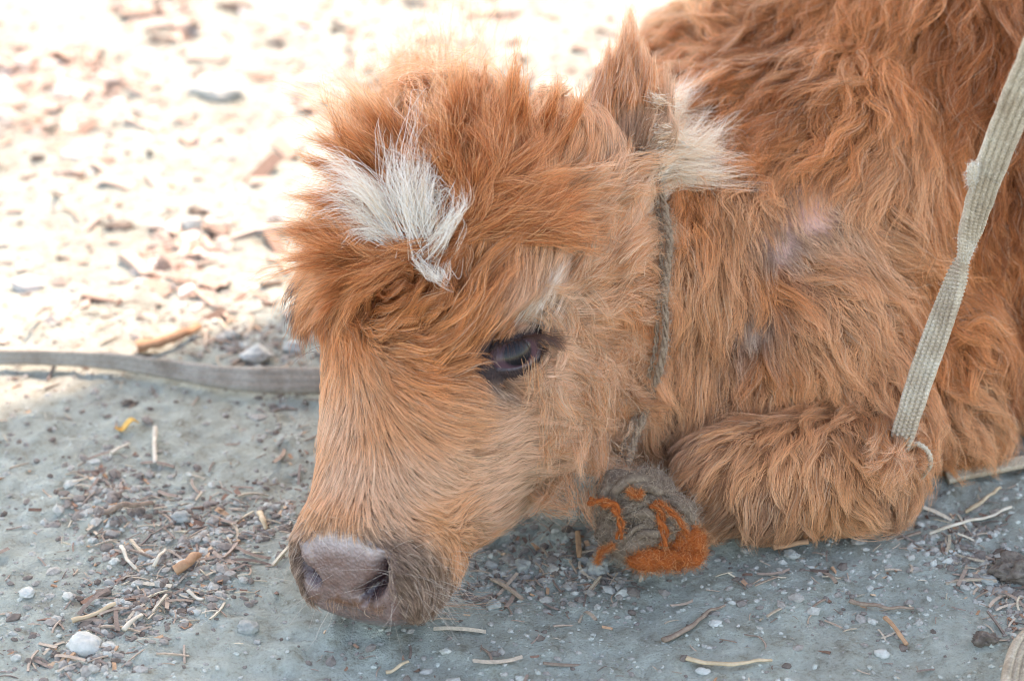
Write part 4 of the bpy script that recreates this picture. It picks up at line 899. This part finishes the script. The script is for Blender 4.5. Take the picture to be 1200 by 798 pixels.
STONES = [ # px, py, width px, squash, material, label, category
 (100,757,44,(1,.85,.62),0,'rounded pale grey stone at the lower left, the largest one on the shaded dust'),
 (300,418,32,(1,.8,.62),0,'pale stone just behind the grey ground strap, left of the face'),
 (270,392,24,(1,.7,.5),1,'small grey stone behind the grey ground strap, near the edge of the shade'),
 (345,405,22,(1,.7,.6),0,'pale stone half hidden beside the face, behind the ground strap'),
 (290,732,26,(1,.8,.5),1,'grey pebble in a little hollow left of the muzzle'),
 (1155,745,32,(1,.7,.5),2,'dark brown pebble on the bare dust at the lower right'),
 (1192,668,56,(1,.8,.6),2,'large dark crumbly clod at the right edge of the picture'),
 (1158,672,22,(1,.8,.5),1,'grey pebble left of the dark crumbly clod'),
 (700,655,30,(1,.8,.6),1,'angular grey stone on the ground left of the orange yarn'),
 (612,652,24,(1,.8,.6),1,'grey stone among the litter between the jaw and the tassel'),
 (578,700,18,(1,.8,.6),1,'small tan grey stone on the dust right of the muzzle'),
 (826,775,20,(1,.6,.4),0,'flat pale stone chip below the thin straw at the bottom'),
 (1035,755,18,(1,.8,.5),0,'pale stone chip on the dust at the lower right, left of the dark pebble'),
 (928,648,20,(1,.8,.5),1,'grey pebble under the folded foreleg'),
 (838,722,16,(1,.8,.5),0,'pale pebble beside the forked twig'),
 (32,695,18,(1,.9,.6),0,'white pebble near the left edge above the largest pale stone'),
 (175,655,24,(1,.8,.4),1,'flat grey stone in the litter left of the muzzle'),
 (214,608,24,(1,.7,.5),1,'grey stone at the top of the dark litter band at the left'),
 (250,108,66,(1,.6,.35),0,'blurred long white stone on the sunlit ground behind'),
 (130,92,18,(1,.7,.8),0,'small blurred white stone on the sunlit ground at the upper left'),
 (140,258,34,(1,.5,.25),2,'blurred dark bark lump on the sunlit ground at the left'),
 (232,243,32,(1,.5,.25),2,'blurred dark lump on the sunlit ground, right of another dark lump'),
 (225,262,26,(1,.7,.6),0,'blurred pale stone just below a dark lump on the sunlit ground'),
 (45,190,16,(1,.7,.5),2,'tiny blurred dark lump near the left edge of the sunlit ground'),
 (270,3,40,(1,.6,.3),2,'blurred dark lump at the very top of the sunlit ground'),
 (570,12,44,(1,.6,.3),3,'blurred brown clod at the top edge above the head'),
 (150,470,16,(1,.8,.5),2,'dark pebble below the grey ground strap near the edge of the shade')]
for k, (px, py, w, sq, mi, lab) in enumerate(STONES):
    g = G(px, py); dpt = (g - cO) @ cF; r = w / 2 / FPX * dpt
    o = link(bpy.data.objects.new('clod' if mi == 2 else 'stone', stone_mesh('stone', r, sq, k + 1, M_ST[mi], 4, .20 if k == 0 else (.55 if mi == 2 else .38), 1.3 if mi != 2 else 2.2)))
    me = o.data; 
    for v in me.vertices: v.co.z += r * sq[2] * .45
    put(o, px, py, rng.uniform(-.4, .4)); tag(o, lab, 'clod' if mi == 2 else 'stone', 'stones and clods on the dusty ground')
def stick(name, pts, r0, r1, mat, label, cat, group=None, seg=8, h=.003, n=40, wob=.0):
    Q = np.array([G(p[0], p[1], (p[2] if len(p) > 2 else h)) for p in pts]); P = catm(Q, n); P[:, 2] += gh(P); P += wob * np.stack([N1(P, 60), N2(P, 60), N3(P, 60) * .5], 1)
    T, A_, B_ = frames(P); th = np.linspace(0, 2 * np.pi, seg, endpoint=False); rr_ = np.linspace(r0, r1, n) * (1 + .18 * N1(P, 200))
    R_ = np.array([P[i] + rr_[i] * (np.cos(th)[:, None] * A_[i] + .7 * np.sin(th)[:, None] * B_[i]) for i in range(n)]); v, f = close_loft(R_)
    o = recentre(mesh_obj(name, v, f, mat)); 
    if label: tag(o, label, cat, group)
    return o
M_STRAW = simple_mat('dry_straw', (.42, .31, .19), (.62, .49, .33), 160, .7, .3, .0004); M_TWIG = simple_mat('grey_brown_twig', (.17, .12, .09), (.36, .27, .20), 220, .9, .5, .0008)
M_PALE = simple_mat('bleached_stem', (.48, .42, .32), (.66, .60, .50), 160, .8, .3, .0004); M_BARK = simple_mat('orange_bark', (.30, .16, .09), (.52, .32, .19), 110, .9, .6, .001)
gS = 'loose straws and twigs on the ground'
stick('twig', [(780,738),(800,728),(815,716),(830,706),(848,700)], .0022, .0008, M_TWIG, 'grey brown forked twig on the dust below the orange yarn', 'twig', gS, wob=.002)
stick('straw', [(805,760,.002),(830,763,.004),(870,768,.004),(905,765,.002)], .0018, .0010, M_STRAW, 'thin dry straw lying level on the dust at the bottom, right of centre', 'straw', gS)
stick('straw', [(906,636,.006),(925,634,.006),(948,628,.010)], .0026, .0022, M_BARK, 'short thick orange straw stub right under the folded foreleg', 'straw', gS)
stick('straw', [(1032,606,.004),(1052,604,.004),(1070,602,.004)], .0022, .0016, M_STRAW, 'short tan straw stub at the right end of the foreleg', 'straw', gS)
stick('straw', [(1090,618,.004),(1120,606,.012),(1160,598,.008),(1185,594,.004)], .0014, .0010, M_PALE, 'long pale bent stem on the dust at the right', 'straw', gS)
stick('straw', [(1132,592,.003),(1150,584,.006),(1172,570,.004)], .0015, .0012, M_STRAW, 'short tan straw above the long pale bent stem at the right', 'straw', gS)
stick('twig', [(995,692,.003),(1020,697,.004),(1045,700,.004),(1072,704,.002)], .0016, .0009, M_TWIG, 'thin brown twig lying level on the dust at the lower right', 'twig', gS, wob=.001)
stick('straw', [(1038,712,.004),(1050,724,.004),(1064,740,.003)], .0016, .0013, M_BARK, 'short slanted tan straw just below the thin level brown twig', 'straw', gS)
stick('straw', [(452,770,.003),(465,766,.004),(478,760,.003)], .0013, .0009, M_STRAW, 'tiny curled tan straw on the dust below the muzzle', 'straw', gS)
stick('straw', [(84,724,.003),(105,718,.004),(136,710,.004)], .0018, .0013, M_STRAW, 'tan straw above the largest pale stone at the lower left', 'straw', gS)
stick('straw', [(304,596,.004),(308,606,.008),(312,618,.004)], .0020, .0015, M_STRAW, 'short upright yellow straw left of the muzzle', 'straw', gS)
stick('straw', [(220,690,.003),(230,696,.003),(238,700,.003)], .0013, .0010, M_PALE, 'tiny pale straw left of the muzzle on bare dust', 'straw', gS)
stick('straw', [(182,502,.003),(181,520,.004),(182,542,.003)], .0016, .0013, M_PALE, 'pale stem pointing at the camera below the ground strap', 'straw', gS)
stick('straw', [(130,530,.003),(142,524,.003),(152,520,.003)], .0013, .0010, M_PALE, 'pale short stem left of the upright pale stem below the ground strap', 'straw', gS)
stick('twig', [(124,600,.004),(150,594,.006),(178,590,.004)], .0022, .0016, M_TWIG, 'brown twig at the upper end of the dark litter band', 'twig', gS, wob=.001)
stick('twig', [(205,668,.004),(218,660,.007),(232,650,.005)], .0040, .0026, M_BARK, 'thick reddish bark sliver in the middle of the litter band', 'twig', gS)
stick('straw', [(677,612,.006),(678,625,.004),(679,640,.003)], .0018, .0014, M_BARK, 'short upright orange straw left of the grey wool pompom', 'straw', gS)
stick('straw', [(142,640,.003),(150,655,.007),(160,668,.003)], .0013, .0009, M_PALE, 'pale stem crossing the litter band, leaning right', 'straw', gS)
stick('straw', [(180,665,.003),(186,655,.006),(194,644,.003)], .0013, .0009, M_PALE, 'pale stem crossing the litter band, leaning left', 'straw', gS)
stick('twig', [(145,740,.003),(160,722,.006),(166,718,.004)], .0016, .0012, M_PALE, 'pale twig right of the largest pale stone', 'twig', gS)
stick('bark_piece', [(160,402,.006),(185,396,.008),(212,388,.008),(232,378,.005)], .0055, .0035, M_BARK, 'blurred orange bark piece at the edge of the shade behind the ground strap', 'bark', None)
# curled yellow leaf
def leaf(px, py, L, Wd, rot, mat, label):
    a = np.linspace(-1, 1, 14); b = np.linspace(-1, 1, 7); V = []; 
    for x in a:
        for y in b: w = (1 - abs(x) ** 2.2) * Wd; V.append((x * L, y * w, .004 + .35 * Wd * y * y + .003 * math.sin(x * 3) + .0006 * math.sin(y * 9)))
    F = [(i * 7 + j, i * 7 + j + 1, (i + 1) * 7 + j + 1, (i + 1) * 7 + j) for i in range(13) for j in range(6)]
    o = mesh_obj('leaf', V, F, mat); m = o.modifiers.new('t', 'SOLIDIFY'); m.thickness = .0008; put(o, px, py, rot); tag(o, label, 'leaf')
    return o
M_LEAF = simple_mat('yellow_leaf', (.60, .30, .06), (.80, .52, .16), 120, .7, .3, .0005)
leaf(149, 504, .0075, .0032, .3, M_LEAF, 'small curled yellow orange leaf on the shaded dust at the left')

# litter too small and too many to count
def scatter(name, n, dens_fn, proto_fns, mat, area, size, flat=.3, label=None):
    P = []; 
    while len(P) < n:
        q = np.stack([rng.uniform(area[0], area[1], n * 3), rng.uniform(area[2], area[3], n * 3)], 1); z = rng.random(len(q)); k = dens_fn(q) > z; P += q[k].tolist()
    P = np.array(P[:n]); g = np.concatenate([P, np.zeros((n, 1))], 1); g[:, 2] = gh(g); V, F = [], []; k = 0
    pv, pf = proto_fns; protos = [np.array(p) for p in pv]; sz = size(n); out = []; fo = []
    which = rng.integers(0, len(protos), n); rot = rng.uniform(0, 2 * np.pi, n); tilt = rng.normal(0, .22, n); off_ = 0
    for i in range(n):
        v = protos[which[i]] * sz[i]; c, s_ = math.cos(tilt[i]), math.sin(tilt[i]); v = np.stack([v[:, 0] * c - v[:, 2] * s_, v[:, 1], v[:, 0] * s_ + v[:, 2] * c], 1)
        c, s_ = math.cos(rot[i]), math.sin(rot[i]); v = np.stack([v[:, 0] * c - v[:, 1] * s_, v[:, 0] * s_ + v[:, 1] * c, v[:, 2]], 1) + g[i] + (0, 0, flat * sz[i]); out.append(v); fo.append(np.array(pf[which[i]]) + off_); off_ += len(v)
    o = np_mesh(name, np.concatenate(out), np.concatenate(fo), mat, None, False); tag(o, label, None, None, 'stuff')
    if not label: pass
    return o
def peb_protos():
    a, b = [], []
    for s_ in range(8):
        bm = bmesh.new(); bmesh.ops.create_icosphere(bm, subdivisions=1, radius=1); V = np.array([v.co[:] for v in bm.verts]); F = [tuple(v.index for v in q.verts) for q in bm.faces]; bm.free()
        V = V * (1 + .35 * N1(V + s_ * 5.3, 1.1)[:, None]) * np.array([1, .75, .5]); a.append(V); b.append(F)
    return a, b
def stem_protos(aspect, bend=.15):
    a, b = [], []
    for s_ in range(6):
        x = np.linspace(-1, 1, 5); V = []
        by = rng.normal(0, bend); bz = rng.uniform(0, bend)
        for xx in x:
            for th in (0, 2.1, 4.2): V.append((xx, by * xx * xx + math.cos(th) / aspect, bz * (1 - xx * xx) + math.sin(th) / aspect * .6))
        F = [(i * 3 + j, i * 3 + (j + 1) % 3, (i + 1) * 3 + (j + 1) % 3, (i + 1) * 3 + j) for i in range(4) for j in range(3)]; a.append(V); b.append(F)
    return a, b
def var_mat(name, stops, rough=.9):          # colour that differs from piece to piece
    m, nd, lk, b = new_mat(name); g = nd.new('ShaderNodeNewGeometry'); r = ramp(nd, lk, g.outputs['Random Per Island'], stops)
    tc = nd.new('ShaderNodeTexCoord'); n = noise(nd, lk, 500, 3, .6, tc.outputs['Object']); r2 = ramp(nd, lk, n.outputs[0], [(.3, (.75, .75, .75)), (.7, (1.2, 1.2, 1.2))])
    mx = nd.new('ShaderNodeMixRGB'); mx.blend_type = 'MULTIPLY'; mx.inputs[0].default_value = 1; lk.new(r.outputs[0], mx.inputs[1]); lk.new(r2.outputs[0], mx.inputs[2]); lk.new(mx.outputs[0], b.inputs['Base Color']); b.inputs['Roughness'].default_value = rough; return m
AREA = (-.55, .60, .93, 2.05)
def band(q):          # the trodden litter: left diagonal band, under the head, round the leg
    pts = np.concatenate([q, np.zeros((len(q), 1))], 1); x, y, d = proj(pts)
    def g_(ax, ay, bx, by, r):
        a = np.array([ax, ay]); ab = np.array([bx - ax, by - ay]); p = np.stack([x, y], 1) - a; u = np.clip(p @ ab / ab.dot(ab), 0, 1); return np.exp(-(np.linalg.norm(p - u[:, None] * ab, axis=1) / r) ** 2)
    f = np.clip(1.0 * g_(120, 590, 230, 660, 42) + 1.0 * g_(230, 660, 90, 770, 45) + .8 * g_(170, 610, 340, 600, 32) + 1.0 * g_(560, 655, 720, 650, 38) + .9 * g_(1140, 640, 1200, 700, 35) + .6 * g_(240, 395, 350, 400, 25) + .25 * g_(900, 660, 1050, 690, 50) + .3 * g_(1090, 620, 1150, 640, 30) + .35 * g_(330, 470, 360, 560, 40) + .3 * g_(0, 770, 60, 770, 50), 0, 1)
    n_ = .5 + .5 * N2(pts, 28); return np.clip(f * (.4 + n_) + .03 + .10 * np.clip(N1(pts, 12), 0, 1), 0, 1)
def even(q):
    pts = np.concatenate([q, np.zeros((len(q), 1))], 1); return .35 + .65 * np.clip(.5 + .7 * N1(pts, 17), 0, 1)
def sunny(q):
    pts = np.concatenate([q, np.zeros((len(q), 1))], 1); return smooth(1.40, 1.6, q[:, 1]) * np.clip(.12 + 1.0 * N3(pts, 9) + .5 * N2(pts, 23), .03, 1)
ln = lambda m, s: (lambda n: np.clip(m * np.exp(rng.normal(0, s, n)), m * .3, m * 3.2))
PB = peb_protos()
scatter('gravel', 34000, even, PB, var_mat('gravel_mix', [(0, (.26, .25, .22)), (.4, (.38, .39, .345)), (.85, (.42, .45, .395)), (1, (.44, .47, .42))]), AREA, ln(.0008, .55), -.1)
scatter('crumbs_of_dirt', 9000, band, PB, var_mat('dirt_crumbs', [(0, (.13, .10, .08)), (.4, (.26, .23, .20)), (.75, (.37, .36, .32)), (1, (.47, .48, .43))]), AREA, ln(.0018, .5), .0)
scatter('trodden_straw', 2600, band, stem_protos(9), var_mat('straw_mix', [(0, (.16, .12, .10)), (.35, (.30, .22, .17)), (.65, (.42, .32, .24)), (.88, (.50, .42, .32)), (1, (.58, .50, .36))], .8), AREA, ln(.0046, .45), .1)
scatter('bark_chips', 900, band, stem_protos(2.6, .05), var_mat('bark_mix', [(0, (.12, .07, .05)), (.4, (.28, .16, .11)), (.7, (.48, .27, .15)), (1, (.58, .42, .28))]), AREA, ln(.0024, .45), .0)
scatter('sunlit_litter', 7000, sunny, stem_protos(2.4, .05), var_mat('sun_litter_mix', [(0, (.12, .08, .06)), (.07, (.24, .16, .12)), (.25, (.36, .26, .20)), (.6, (.42, .32, .26)), (1, (.52, .44, .38))]), (-.75, .6, 1.35, 2.25), ln(.0058, .5), .1)
scatter('sunlit_pebbles', 2600, sunny, PB, var_mat('sun_pebble_mix', [(0, (.16, .12, .10)), (.2, (.30, .26, .22)), (1, (.66, .66, .64))]), (-.75, .6, 1.35, 2.25), ln(.0048, .5), .0)
